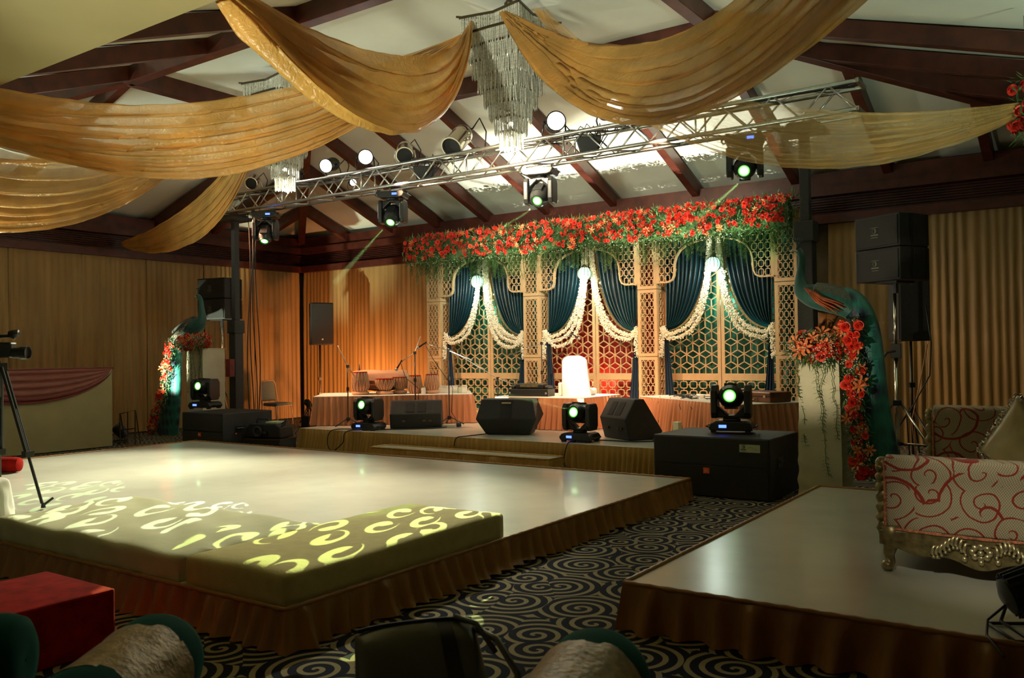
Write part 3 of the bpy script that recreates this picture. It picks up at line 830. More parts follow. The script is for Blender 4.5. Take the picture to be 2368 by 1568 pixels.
for k in range(360):      # trailing ivy and ferns
    x = rnd.uniform(-11.05, -3.68); L = rnd.uniform(.10, .34)*(1.2+.8*pnoise(Vector((x*2.1, 3, 0)))); x_ = x; z_ = 3.20; d_ = rnd.uniform(-.16, .02)
    n = int(L/.022)
    for q in range(n):
        z_ -= .022; x_ += rnd.uniform(-.008, .008)
        for s_ in (-1, 1): leaf_blade(m if k % 3 else m2, pel(x_, z_, d_), (s_, -.4, -.5), rnd.uniform(.02, .05), .024, .6)
for k in range(900):
    x = rnd.uniform(-11.0, -3.72); p = pel(x, rnd.uniform(3.12, 3.6), rnd.uniform(-.26, -.1)); s_ = .008
    m3.add([(p[0]+s_, p[1], p[2]), (p[0], p[1], p[2]+s_), (p[0]-s_, p[1], p[2]), (p[0], p[1], p[2]-s_), (p[0], p[1]-s_, p[2])], [(0, 1, 4), (1, 2, 4), (2, 3, 4), (3, 0, 4)])
obj('foliage', m, MT['leaf'], t)['kind'] = 'stuff'; obj('pale_foliage', m2, MT['fern'], t)['kind'] = 'stuff'; obj('tiny_white_blossoms', m3, MT['jasmine'], t)['kind'] = 'stuff'
m = MB(); m.box((0, -.06, .3), (7.2, .18, .36)); obj('pelmet_box', m, MT['leaf'], t)
lamp('red_behind_doors', 'POINT', (-7.25, 13.14, .9), (1.0, .25, .12), 9, size=.04)
lamp('green_behind_left_doors', 'POINT', (-9.5, 13.14, 2.3), (.35, 1.0, .75), 7, size=.04)
lamp('green_behind_right_doors', 'POINT', (-5.0, 13.14, 2.2), (.35, 1.0, .75), 6, size=.04)

# ------------------------------------------------------------------ truss, its masts and its lamps
TY, TZ, TH = 9.4, 3.90, .29
t = thing('lighting_truss', 'long silver box truss carrying the stage lamps', 'truss', (-7.3, TY, TZ))
xa, xb = -5.35, 5.25
for sy in (-1, 1):
    for z in (0, TH):
        m = MB(); m.tube([(xa, sy*TH/2, z), (xb, sy*TH/2, z)], .025, 10); obj('chord', m, MT['alu'], t, smooth=True)
def brace(face):
    m = MB(); n = 36; L = (xb-xa)/n
    for i in range(n):
        p = xa+i*L
        a, b = (0, 1) if i % 2 == 0 else (1, 0)
        if face in (0, 1):
            y = (-1, 1)[face]*TH/2; m.tube([(p, y, TH*a), (p+L, y, TH*b)], .011, 6)
        else:
            z = (0, TH)[face-2]; m.tube([(p, TH*(a-.5), z), (p+L, TH*(b-.5), z)], .011, 6)
        if i % 6 == 0 and face in (0, 1): m.tube([(p, y, 0), (p, y, TH)], .012, 6)
    return m
for k in range(4): obj('bracing', brace(k), MT['alu'], t, smooth=True)
for x in (xa, xb):
    for z_ in (0, TH): m = MB(); m.box((x, 0, z_), (.03, .36, .05)); obj('end_plate', m, MT['alu'], t, bevel=.005)
def mast(x, label, zt):
    t = thing('truss_mast', label, 'mast', (x, TY, 0), group='black masts of the truss')
    m = MB(); m.box((0, 0, .06), (.5, .5, .06)); obj('base_plate', m, MT['black'], t, bevel=.01)
    m = MB(); m.box((0, 0, (zt+.09)/2), (.17, .17, zt-.09)); obj('lower_tube', m, MT['black'], t, bevel=.012)
    m = MB(); m.box((0, 0, (zt+3.76)/2), (.10, .10, 3.76-zt)); obj('upper_tube', m, MT['black'], t, bevel=.008)
    m = MB(); m.box((0, 0, zt-.05), (.21, .21, .22)); obj('sleeve_block', m, MT['black'], t, bevel=.01)
    m = MB(); m.box((0, 0, 3.79), (.44, .40, .06)); m.box((0, 0, 3.843), (.30, .3, .047)); obj('head_plate', m, MT['black'], t, bevel=.01)
    m = MB(); m.box((.02, -.14, 1.25), (.12, .10, .3)); m.tube([(.08, -.14, 1.3), (.16, -.2, 1.3), (.16, -.2, 1.2)], .01, 6); obj('winch', m, MT['maroon'], t, bevel=.01)
    return t
mast(-12.27, 'black lifting mast under the left end of the truss', 2.0)
mast(-2.64, 'black lifting mast under the right end of the truss, behind big peacock', 2.75)
# cables hanging down the left mast
m = MB()
for k in range(4):
    m.tube([(-11.95+.04*k+.05*math.sin(j*.6+k), 9.42+.03*k, 3.85-j*.32) for j in range(12)], .009, 5)
tag(obj('cable_bundle', m, MT['cable'], smooth=True, at=(-11.9, 9.45, 0)), 'black cables hanging beside the left mast of the truss', 'cable')
m = MB()
for k in range(3):
    P = []
    for i in range(160):
        x = -12.1+i*.063; P.append((x, 9.28+.04*k, 4.215+.012*k+.02*math.sin(i*.3+k)-.07*abs(math.sin(i*.13+k*1.1))))
    m.tube(P, .008, 5)
tag(obj('truss_cables', m, MT['cable'], smooth=True, at=(-7, 9.4, 4.2)), 'black power cables looped along the silver box truss', 'cable')

def lens_mat(name, core, edge, s0, s1, r):
    m_, nt, N, L, b = _nt(name)
    tc = N.new('ShaderNodeTexCoord'); ln = N.new('ShaderNodeVectorMath'); ln.operation = 'LENGTH'; L.new(tc.outputs['Object'], ln.inputs[0])
    mr = N.new('ShaderNodeMapRange'); mr.inputs['From Min'].default_value = r*.35; mr.inputs['From Max'].default_value = r
    L.new(ln.outputs['Value'], mr.inputs['Value'])
    mx = N.new('ShaderNodeMix'); mx.data_type = 'RGBA'; mx.inputs['A'].default_value = (*core, 1); mx.inputs['B'].default_value = (*edge, 1)
    L.new(mr.outputs[0], mx.inputs['Factor']); L.new(mx.outputs['Result'], b.inputs['Emission Color'])
    ms = N.new('ShaderNodeMapRange'); ms.inputs['From Min'].default_value = r*.35; ms.inputs['From Max'].default_value = r; ms.inputs['To Min'].default_value = s0; ms.inputs['To Max'].default_value = s1
    L.new(ln.outputs['Value'], ms.inputs['Value']); L.new(ms.outputs[0], b.inputs['Emission Strength'])
    b.inputs['Base Color'].default_value = (.02, .04, .02, 1); b.inputs['Roughness'].default_value = .1
    return m_
MT['lensgreen'] = lens_mat('green_beam_lens', (.70, 1, .60), (.10, .75, .05), 5.5, .8, .062)
# moving head: origin under the base, lens looking to local -Y when head rotation is zero
def moving_head(label):
    t = thing('moving_head_light', label, 'stage light', group='moving head lights')
    m = MB(); prof = [(-.20, .02), (-.22, .05), (-.19, .10), (-.14, .115), (.14, .115), (.19, .10), (.22, .05), (.20, .02)]
    m.prism(prof, .32); b = obj('base_housing', m, MT['black2'], t, bevel=.01)
    m = MB()
    for sx in (-1, 1):
        for sy in (-1, 1): m = MB(); m.box((sx*.17, sy*.12, .012), (.05, .05, .024)); obj('foot', m, MT['black2'], b)
        m = MB(); m.tube([(sx*.215, -.09, .05), (sx*.245, -.09, .06), (sx*.245, .09, .06), (sx*.215, .09, .05)], .009, 6); obj('side_handle', m, MT['black2'], b)
    m = MB(); m.box((-.075, -.162, .066), (.075, .006, .03)); lab(obj('display', m, MT['bluelcd'], b), 'glowing blue display')
    m = MB(); m.lathe([(.09, .115), (.09, .135), (.06, .14)], 20); m.box((0, 0, .155), (.16, .13, .03)); obj('yoke_base', m, MT['black2'], t, bevel=.006)
    for sx in (-1, 1):
        m = MB(); poly = [(-.09, .14), (.09, .14), (.125, .20), (.125, .42), (.085, .48), (-.085, .48), (-.125, .42), (-.125, .20)]
        T = Matrix.Translation((sx*.165, 0, 0)) @ Matrix.Rotation(R(90), 4, 'Z')
        m.prism(poly, .065, T=T)
        m.prism([(0, .145), (sx*.17, .145), (sx*.17, .30)], .14)
        obj('yoke_arm', m, MT['black2'], t, bevel=.014)
    h = MB(); T = Matrix.Rotation(R(90), 4, 'X')
    h.lathe([(.02, -.17), (.085, -.165), (.115, -.12), (.125, -.03), (.125, .06), (.11, .13), (.082, .165), (.080, .185), (.068, .185), (.066, .168)], 24, T=T)
    h.box((0, -.02, .115), (.12, .16, .03)); h.box((0, -.02, -.115), (.12, .16, .03))
    h.tube([(-.15, 0, 0), (.15, 0, 0)], .03, 10)
    hd = obj('lamp_head', h, MT['black2'], t, smooth=35); hd.location = (0, 0, .36)
    m = MB(); m.lathe([(.001, .012), (.03, .010), (.055, .004), (.064, 0)], 24, T=T, cap=False)
    ln = lab(obj('lens', m, MT['lensgreen'], hd, smooth=True), 'green glowing lens'); ln.location = (0, -.168, 0)
    return t
def set_head(root, tilt, pan=0):
    for c in root.children:
        if c.name.startswith('lamp_head'): c.rotation_euler = (tilt, 0, 0)
def aim_rot(loc):  # rotation so that local -Y faces the camera horizontally
    return math.atan2(-loc[1], -loc[0])+math.pi/2
mh = moving_head('moving head light on left edge of stage beside the wide wedge monitor')
def place_mh(loc, rz, tilt, label, hang=False):
    global first_mh
    if first_mh: o = mh; o['label'] = label; first_mh = False
    else: o = dup(mh, loc, label=label)
    o.location = loc; o.rotation_euler = (0, math.pi, rz) if hang else (0, 0, rz)
    set_head(o, tilt); return o
first_mh = True
place_mh((-9.18, 9.42, .312), aim_rot((-9.18, 9.42))-R(38), -R(8), 'moving head light on left edge of stage beside the wide wedge monitor')
place_mh((-5.50, 9.42, .312), aim_rot((-5.5, 9.42))-R(28), -R(6), 'moving head light at the stage edge between the two hexagonal wedge monitors')
place_mh((-3.17, 8.50, .606), aim_rot((-3.17, 8.5))-R(6), -R(5), 'moving head light with large green lens on top of the big right subwoofer')
place_mh((-12.05, 8.62, .606), aim_rot((-12.05, 8.62))-R(40), -R(4), 'moving head light on the left subwoofer in front of the white pedestal')
for x, lbl, tl, pan in ((-11.47, 'hanging moving head light nearest the left mast', 58, 15), (-8.62, 'hanging moving head light above the covered drum, second from left mast', 44, 18),
                        (-6.03, 'hanging moving head light right below the big chandelier, above left arch', 34, 18), (-3.30, 'hanging moving head light beneath the thin right swag, above right arch', 25, 4)):
    o = place_mh((x, TY, TZ-.05), aim_rot((x, TY))-R(pan), -R(tl), lbl, hang=True)

def par_can(label, body, lit, big=1.0):
    t = thing('par_can', label, 'stage light', group='par cans on the truss')
    T = Matrix.Rotation(R(90), 4, 'X')
    m = MB(); m.lathe([(.03, -.20), (.07, -.185), (.098, -.14), (.105, -.09), (.105, -.08), (.10, -.075), (.10, .14), (.112, .145), (.112, .17), (.098, .17), (.095, .12)], 24, T=T)
    b = obj('can_body', m, MT[body], t, smooth=35)
    m = MB(); m.lathe([(.001, .135), (.094, .125)], 24, T=T, cap=False); lab(obj('lens', m, MT['hot' if lit else 'darkskin'], b, smooth=True), 'white hot lit lens' if lit else 'unlit black lens')
    m = MB(); m.tube([(-.12, 0, 0), (-.135, .05, -.12), (-.09, .08, -.22), (.09, .08, -.22), (.135, .05, -.12), (.12, 0, 0)], .010, 6); m.tube([(-.13, 0, 0), (-.10, 0, 0)], .022, 8); m.tube([(.13, 0, 0), (.10, 0, 0)], .022, 8)
    obj('yoke_bracket', m, MT['alu' if body == 'chrome' else 'black2'], t, smooth=True)
    m = MB(); m.tube([(0, .18, 0), (.03, .30, -.02), (.12, .34, .06), (.2, .24, -.05), (.16, .16, -.22)], .008, 6); obj('power_cord', m, MT['cable'], t, smooth=True)
    return t
proto = {('chrome', False): None, ('black2', True): None}
def place_par(px_, z, body, lit, yaw, tilt, label, y=TY, s=1.0):
    k = (body, lit)
    if proto.get(k) is None: o = proto[k] = par_can(label, body, lit)
    else: o = dup(proto[k], (0, 0, 0), label=label)
    o.location = (px_, y, z); o.rotation_euler = (tilt, 0, yaw); o.scale = (s, s, s); return o
place_par(-11.78, 4.40, 'chrome', False, R(38), R(26), 'silver par can on the left end of truss with dark lens', s=.95)
place_par(-10.72, 4.38, 'black2', True, R(34), R(14), 'lit par can beside the small chandelier tip')
place_par(-9.92, 4.42, 'black2', True, R(20), R(18), 'lit black par can between small chandelier and the brightest par can')
place_par(-9.17, 4.42, 'black2', True, R(46), R(8), 'brightest lit par can, right of the two near the small chandelier', s=1.05)
place_par(-8.37, 4.40, 'chrome', False, R(40), R(30), 'upright silver par can with dark lens left of the big tilted one', s=1.15)
place_par(-7.38, 4.42, 'chrome', False, R(8), R(38), 'big tilted silver par can just left of the large chandelier', s=1.4)
place_par(-5.80, 4.40, 'black2', True, R(38), R(8), 'lit black par can right of the large chandelier', s=1.15)
place_par(-5.00, 4.43, 'black2', True, R(50), R(4), 'lit par can glowing through the edge of the large right swag', s=1.1)
place_par(-9.45, 4.08, 'black2', True, R(56), R(8), 'small lit par can slung inside the truss below the brightest one', s=.5)
for x, lbl in ((-8.0, 'dark floodlight slung under the truss below the big tilted silver par can'), (-5.3, 'dark floodlight slung under the truss right of the lit black par can')):
    o = thing('floodlight', lbl, 'stage light', (x, TY, 4.05), R(30), 'dark floodlights in the truss')
    m = MB(); m.prism([(-.16, .08), (.16, .08), (.10, -.12), (-.10, -.12)], .18); obj('housing', m, MT['black'], o, bevel=.01)
    m = MB()
    for k in range(5): m.tube([(-.2+.1*k, .0, .10), (-.1+.08*k, -.10, .2+.03*(k % 2)), (.05+.05*k, .05, .14), (.12, -.06, -.02*k)], .007, 5)
    obj('wiring', m, MT['cable'], o, smooth=True)

# ------------------------------------------------------------------ chandeliers
def hexprism(m, L, r, T):
    vs = [(r*math.cos(math.pi*k/2), r*math.sin(math.pi*k/2), z) for z in (0, -L*.85) for k in range(4)]+[(0, 0, -L)]
    m.add(vs, [(0, 1, 2, 3)]+[(k, k+4, (k+1) % 4+4, (k+1) % 4) for k in range(4)]+[(k+4, 8, (k+1) % 4+4) for k in range(4)], T)
def star_path(r, inner):      # eight pointed plan outline
    P = []
    for k in range(4):
        a = R(45+90*k); P.append((r*math.cos(a)*1.25, r*math.sin(a)*1.25))
        a = R(90+90*k); P.append((inner*math.cos(a), inner*math.sin(a)))
    return P+[P[0]]
def chandelier(label, loc):
    t = thing('crystal_chandelier', label, 'chandelier', loc, group='chandeliers')
    tiers = [(0, .56, .34), (-.18, .50, .40), (-.34, .47, .38), (-.50, .43, .35), (-.66, .37, .30), (-.82, .31, .25), (-.98, .25, .20), (-1.14, .19, .155), (-1.30, .135, .11)]
    fr = MB(); spots = []
    for z, r, inn in tiers:
        P = star_path(r*.8, inn*.92)
        for a, b in zip(P, P[1:]):
            fr.beam((a[0]*1.04, a[1]*1.04, z), (b[0]*1.04, b[1]*1.04, z), .018, .026)
            n = max(2, int(math.dist(a, b)/.027))
            for k in range(n):
                q = k/n; spots.append((a[0]+(b[0]-a[0])*q, a[1]+(b[1]-a[1])*q, z-.01))
    fr.tube([(0, 0, -1.3), (0, 0, .16)], .014, 8); fr.lathe([(.05, .14), (.06, .20), (.03, .24)], 14)
    for k in range(4):
        a = R(45+90*k); fr.beam((0, 0, .01), (.62*math.cos(a), .62*math.sin(a), .01), .014, .02)
    obj('metal_frame', fr, MT['brass'], t)
    toward = Vector((-loc[0], -loc[1], 0)).normalized()
    spots.sort(key=lambda p: -(Vector(p).dot(toward)*2))
    rnd = random.Random(int(abs(loc[0])*10)); c0 = None; rest = MB()
    big = spots[::1]
    for i, p in enumerate(big):
        L = .185+.03*rnd.random(); T = Matrix.Translation(p) @ Euler((rnd.uniform(-.05, .05), rnd.uniform(-.05, .05), rnd.random()*3)).to_matrix().to_4x4()
        if i < 100:
            if c0 is None:
                m = MB(); hexprism(m, .2, .012, Matrix.Identity(4)); o = c0 = obj('crystal_drop', m, MT['crystal'], t)
            else: o = bpy.data.objects.new('crystal_drop', c0.data); COL.objects.link(o); o.parent = t
            o.matrix_local = T
        else: hexprism(rest, L, .012, T)
    o = obj('crystal_drop', rest, MT['crystal'], t); o['kind'] = 'stuff'
    m = MB(); m.ball((0, 0, -1.38), .035, 10, 6); m.ball((0, 0, -1.2), .03, 10, 6); lab(obj('bulb', m, MT['bulb'], t, smooth=True), 'lit white bulb')
    return t
chandelier('large crystal chandelier in front of the truss, between two gold swags', (-5.60, 8.12, 5.28))
chandelier('farther crystal chandelier mostly hidden behind the pale gold swag', (-9.52, 8.15, 5.28))
lamp('chandelier_bulb_large', 'POINT', (-5.60, 8.12, 3.78), (1, .98, .85), 26, size=.04)
lamp('chandelier_bulb_small', 'POINT', (-9.52, 8.15, 3.78), (1, .98, .85), 22, size=.04)

# ------------------------------------------------------------------ tissue swags under the ceiling
def swag(label, matl, e0, e1, seed, nf=7, amp=.11, nu=90, nv=70):
    """e0/e1: (start, middle, end) of the upper and lower selvedge"""
    def cur(e, u):
        P0, M_, P1 = [np.array(p, float) for p in e]; C_ = 2*M_-(P0+P1)/2
        return (1-u)**2*P0+2*u*(1-u)*C_+u*u*P1
    m = MB()
    rnd = random.Random(seed); phs = rnd.random()*6
    def fn(u, v):
        a = cur(e0, u); b = cur(e1, u); v2 = v+.035*math.sin(5*u+phs)*math.sin(math.pi*v)
        p = a+(b-a)*v2
        g = math.sin(math.pi*u)
        w_ = np.linalg.norm(b-a)
        # belly between selvedges and running folds
        p[2] -= .10*w_*math.sin(math.pi*v)*(.4+.6*g)
        f_ = math.sin(2*math.pi*(nf*v+.4*pnoise(Vector((u*2.2, v*2, seed))))+phs)+.5*math.sin(2*math.pi*(nf*2.3*v+.5*u)+phs*2)
        A = amp*(.35+.65*(1-g))*.8*min(1, w_*2.2)
        p[2] += A*f_*1.1*(.5+.5*pnoise(Vector((u*3, v*6, seed+4))) + .4); p[0] += A*.6*math.cos(2*math.pi*nf*v+phs); p[1] += A*.5*f_
        p[2] += .012*pnoise(Vector((u*26, v*14, seed)))
        return tuple(p)
    m.grid(fn, nu, nv)
    o = obj('fabric_swag', m, MT[matl], smooth=True, at=tuple(e0[0])); return tag(o, label, 'swag', 'gold tissue swags')
cz = 5.22
swag('gold tissue swag from large chandelier up to the soffit at left', 'gold', ((-5.95, 7.8, cz), (-5.45, 6.15, 4.28), (-5.42, 3.92, 4.20)), ((-5.87, 7.74, cz), (-4.75, 5.35, 3.28), (-5.32, 3.90, 4.16)), 1, nf=6)
swag('wide gold tissue swag from large chandelier sweeping to the upper right', 'gold', ((-5.38, 7.75, cz), (-3.04, 6.73, 4.11), (-.95, 5.14, 4.48)), ((-5.45, 7.72, cz), (-2.79, 6.16, 3.23), (.17, 4.02, 4.05)), 2, nf=8)
swag('long pale gold swag from large chandelier to the far upper left', 'gold2', ((-6.12, 8.0, cz), (-7.28, 5.43, 4.03), (-8.5, 3.5, 3.9)), ((-6.05, 7.9, cz), (-7.42, 6.05, 3.48), (-9.3, 4.24, 3.75)), 3, nf=8)
swag('lower left gold swag from farther chandelier toward the side wall', 'gold2', ((-9.95, 7.9, cz), (-11.68, 6.73, 4.39), (-13.53, 5.41, 4.6)), ((-9.9, 7.85, cz), (-12.42, 6.4, 3.33), (-15.2, 4.2, 4.03)), 4, nf=7)
swag('narrow copper gold swag hanging to the side wall cornice above curtains', 'gold', ((-10.0, 8.1, cz), (-12.33, 8.95, 4.32), (-15.25, 9.1, 3.63)), ((-9.87, 8.2, cz), (-12.25, 8.86, 3.52), (-15.2, 9.15, 3.55)), 5, nf=5)
swag('thin see-through gold swag at right in front of the truss mast', 'gold3', ((-5.0, 8.0, cz), (-2.8, 7.37, 3.73), (-.57, 9.1, 3.67)), ((-5.1, 7.85, cz), (-2.91, 7.92, 3.28), (-.57, 9.1, 3.55)), 6, nf=8, amp=.04)
t = thing('flower_bunch', 'red rose bunch where the thin right swag is gathered', 'flower arrangement', (-.56, 9.08, 3.60))
rr = [((rnd.uniform(-.10, .10), rnd.uniform(-.1, .05), rnd.uniform(-.22, .22)), (rnd.uniform(-1, .4), -1, rnd.uniform(-.5, .5)), rnd.uniform(1.0, 1.4)) for k in range(16)]
flower_things('rose', t, rr, 'rose', MT['rose'], 8)
m = MB()
for k in range(160): leaf_blade(m, (rnd.uniform(-.08, .08), rnd.uniform(-.08, .08), rnd.uniform(-.28, .28)), (rnd.uniform(-1, 1), rnd.uniform(-1, .3), rnd.uniform(-1, 1)), .12, .025)
obj('foliage', m, MT['leaf'], t)
m = MB(); m.tube([(-.56, 9.1, 3.62), (-.56, 9.1, 4.46)], .006, 5); tag(obj('hanging_wire', m, MT['cable'], at=(-.56, 9.1, 4.46)), 'thin dark wire holding the rose bunch of the right swag', 'wire')

# ------------------------------------------------------------------ loudspeakers
def text(name, body, size, loc, rot, matl, parent, ext=.001):
    c = bpy.data.curves.new(name, 'FONT'); c.body = body; c.size = size; c.extrude = ext; c.align_x = 'CENTER'; c.align_y = 'CENTER'
    o = bpy.data.objects.new(name, c); COL.objects.link(o); o.location = loc; o.rotation_euler = rot; c.materials.append(matl)
    me_ = bpy.data.meshes.new_from_object(o); bpy.data.objects.remove(o); o = bpy.data.objects.new(name, me_); COL.objects.link(o); o.location = loc; o.rotation_euler = rot; o.parent = parent; return o
def badge(parent, loc, rot, sc=1.0, bg=None):
    """round emblem with two lines of small print, as on the hire company's boxes"""
    T = Matrix.Translation(loc) @ Euler(rot).to_matrix().to_4x4() @ Matrix.Scale(sc, 4)
    m = MB()
    m.tube([(.026*math.cos(a*.5236), .026*math.sin(a*.5236)+.03, 0) for a in range(13)], .004, 5, T=T)
    m.box((.009, .03, 0), (.014, .036, .003), T=T)
    m.box((0, -.014, 0), (.10, .014, .002), T=T); m.box((0, -.042, 0), (.085, .007, .002), T=T); m.box((0, .066, 0), (.10, .005, .002), T=T)
    return obj('emblem', m, bg or MT['faint'], parent)
def line_array(label, loc, rz):
    t = thing('line_array_speaker', label, 'loudspeaker', loc, rz, 'line array speakers on stands')
    for k in range(2):
        z0 = k*.392
        m = MB(); poly = [(-.33, -.27), (.33, -.27), (.35, -.05), (.30, .22), (.20, .34), (-.20, .34), (-.30, .22), (-.35, -.05)]
        T = Matrix.Translation((0, 0, z0+.19)) @ Matrix.Rotation(R(-90), 4, 'X') @ Matrix.Scale(-1, 4, (0, 0, 1))
        vs = [(x, y, z0) for x, y in poly]+[(x, y, z0+.382) for x, y in poly]; n = len(poly)
        m.add(vs, [tuple(range(n))[::-1], tuple(range(n, 2*n))]+[(i, (i+1) % n, (i+1) % n+n, i+n) for i in range(n)])
        b = obj('cabinet', m, MT['black'], t, bevel=.012)
        m = MB(); m.box((0, -.276, z0+.19), (.62, .012, .34)); obj('grille', m, MT['grille'], b, bevel=.004)
        badge(b, (-.02, -.285, z0+.17), (R(90), 0, 0), 1.1)
        m = MB()
        for s_ in (-1, 1): m.box((s_*.338, -.10, z0+.19), (.03, .05, .36)); m.box((s_*.30, .20, z0+.19), (.03, .04, .36))
        obj('rigging_rail', m, MT['black2'], b)
    m = MB(); m.box((0, .02, -.012), (.3, .3, .024)); m.tube([(0, .02, -.14), (0, .02, 0)], .03, 10); obj('stand_adapter', m, MT['black2'], t)
    return t
la_r, la_l = (-2.08, 11.05, 2.23), (-13.88, 10.30, 2.15)
line_array('big black two-box line array speaker at right, above the sofa', la_r, R(-31))
line_array('small-looking black two-box line array speaker behind the left peacock', la_l, R(11))
def crank_stand(label, x, y, top, rz=0):
    t = thing('speaker_stand', label, 'speaker stand', (x, y, 0), rz, 'speaker stands')
    m = MB(); m.tube([(0, 0, .12), (0, 0, 1.4)], .026, 10); obj('outer_mast', m, MT['chrome'], t, smooth=True)
    m = MB(); m.tube([(0, 0, 1.35), (0, 0, top)], .020, 10); obj('inner_mast', m, MT['chrome'], t, smooth=True)
    m = MB(); m.box((0, -.03, 1.40), (.12, .13, .17)); m.tube([(0, -.09, 1.40), (-.10, -.10, 1.38), (-.22, -.12, 1.18)], .016, 6); obj('winch', m, MT['black2'], t, bevel=.01)
    m = MB(); m.box((0, 0, .78), (.10, .10, .07)); m.box((0, 0, .3), (.07, .07, .05)); obj('leg_collar', m, MT['black2'], t, bevel=.01)
    for k in range(3):
        a = R(90+120*k); m = MB(); m.tube([(.05*math.cos(a), .05*math.sin(a), .78), (.56*math.cos(a), .56*math.sin(a), .03)], .016, 8)
        m.tube([(.0, .0, .3), (.36*math.cos(a), .36*math.sin(a), .30)], .010, 6); lg = obj('leg', m, MT['chrome'], t, smooth=True)
        m = MB(); m.ball((.56*math.cos(a), .56*math.sin(a), .026), .026, 8, 6); obj('rubber_foot', m, MT['black2'], lg, smooth=True)
    return t
crank_stand('chrome tripod crank stand under the big right line array speaker', -2.08, 11.07, 2.12, R(10))
crank_stand('dim tripod crank stand under the left line array speaker', -13.88, 10.32, 2.04, R(40))
def pole_speaker(label, slabel, loc, z0, w_, d_, h_, rz, grp):
    t = thing('loudspeaker', label, 'loudspeaker', (loc[0], loc[1], z0), rz, grp)
    m = MB(); vs = []
    poly = [(-w_/2, -d_/2), (w_/2, -d_/2), (w_*.36, d_/2), (-w_*.36, d_/2)]
    vs = [(x, y, z) for z in (0, h_) for x, y in poly]
    m.add(vs, [(3, 2, 1, 0), (4, 5, 6, 7)]+[(i, (i+1) % 4, (i+1) % 4+4, i+4) for i in range(4)])
    b = obj('cabinet', m, MT['black'], t, bevel=.014)
    m = MB(); m.box((0, -d_/2-.006, h_/2), (w_*.94, .012, h_*.95)); obj('grille', m, MT['grille'], t, bevel=.004)
    m = MB(); m.box((w_*.0, -d_/2-.014, h_*.13), (.035, .004, .03)); lab(obj('badge', m, MT['label'], b), 'small pale badge')
    m = MB(); m.box((-w_*.42, -d_/2+.10, h_*.06), (.004, .10, .07), rot=(0, 0, R(-12))); obj('sticker', m, MT['label'], b)
    s = thing('speaker_stand', slabel, 'speaker stand', (loc[0], loc[1], 0), rz, 'speaker stands')
    m = MB(); m.tube([(0, 0, .05), (0, 0, z0-.001)], .019, 8); obj('pole', m, MT['black2'], s, smooth=True)
    for z_ in (.95, .62): m = MB(); m.box((0, 0, z_), (.065, .065, .065)); obj('collar', m, MT['black2'], s)
    for k in range(3):
        a = R(30+120*k); m = MB(); m.tube([(.03*math.cos(a), .03*math.sin(a), .62), (.45*math.cos(a), .45*math.sin(a), .02)], .012, 6); obj('leg', m, MT['black2'], s, smooth=True)
    return t
pole_speaker('black loudspeaker on a pole by the room corner, left of the covered drum', 'thin black pole stand of the loudspeaker by the room corner', (-13.62, 12.55), 1.66, .48, .42, .88, R(62), 'loudspeakers on poles')
pole_speaker('tall black loudspeaker right below the big right line array', 'thin black pole stand beside the chrome tripod crank stand', (-2.10, 12.15), 1.52, .40, .40, .88, R(-60), 'loudspeakers on poles')
m = MB(); m.tube([(-1.78, 11.3, 1.95), (-1.73, 11.3, 1.5), (-1.76, 11.35, 1.1), (-2.0, 11.2, .6), (-1.95, 11.1, .02)], .008, 5)
tag(obj('speaker_cable', m, MT['cable'], smooth=True, at=(-1.8, 11.3, 0)), 'black cable hanging from the tall loudspeaker at right', 'cable')
m = MB(); m.tube([(-1.80, 11.5, 1.48), (-1.86, 11.4, 1.1), (-1.96, 11.3, .55), (-1.9, 11.2, .02)], .007, 5)
tag(obj('speaker_cable', m, MT['tcloth'], smooth=True, at=(-1.8, 11.3, 0)), 'thin orange cable hanging beside the chrome stand at right', 'cable')

def subwoofer(label, loc, w_, d_, h_, side_handles=0, sticker=False, orange=False):
    t = thing('subwoofer', label, 'loudspeaker', loc, 0, 'subwoofers')
    m = MB(); m.box((0, 0, h_/2), (w_, d_, h_)); obj('cabinet', m, MT['black'], t, bevel=.012)
    m = MB(); m.box((0, -d_/2-.006, h_*.27), (w_*.97, .012, h_*.49)); m.box((0, -d_/2-.006, h_*.76), (w_*.97, .012, h_*.44)); obj('grille', m, MT['grille'], t, bevel=.003)
    m = MB(); bx = -.03 if sticker else -.05
    m.box((bx, -d_/2-.016, h_*.44), (.060, .008, .055)); b = lab(obj('logo_plate', m, MT['orange'], t), 'small orange logo plate')
    text('logo_text', 'JBL', .028, (bx, -d_/2-.0205, h_*.44), (R(90), 0, 0), MT['label'], b)
    if sticker:
        m = MB(); m.box((w_*.34, -d_/2-.014, h_*.84), (.20, .004, .075)); s_ = lab(obj('sticker', m, MT['label'], t), 'pale hire company sticker')
        badge(s_, (w_*.29, -d_/2-.018, h_*.835), (R(90), 0, 0), .55, MT['print'])
        m = MB(); m.tube([(w_*.34+.02*k-.02, -d_/2-.017, h_*.84+.012*math.sin(k*1.1)) for k in range(6)], .0012, 4); obj('wavy_line', m, MT['print'], s_)
    m = MB()
    for k in range(side_handles):
        yy = -d_*.18+k*d_*.42; m.box((w_/2+.003, yy, h_*.58), (.008, .15, .10)); m.tube([(w_/2+.02, yy-.06, h_*.60), (w_/2+.02, yy+.06, h_*.60)], .010, 6)
    if side_handles: obj('side_handle', m, MT['black2'], t)
    if side_handles > 1:
        for k in range(2):
            m = MB(); m.box((w_/2+.008, -d_*.25+k*d_*.42, h_*.47), (.006, .03, .02)); lab(obj('tag', m, MT['orange'], t), 'tiny orange tag')
    return t
subwoofer('large black subwoofer at right carrying a moving head light', (-3.23, 8.49, 0), 1.2, .90, .592, 1, sticker=True)
subwoofer('large black subwoofer on the left in front of the white pedestal', (-11.36, 8.53, 0), 1.0, .92, .592, 2)

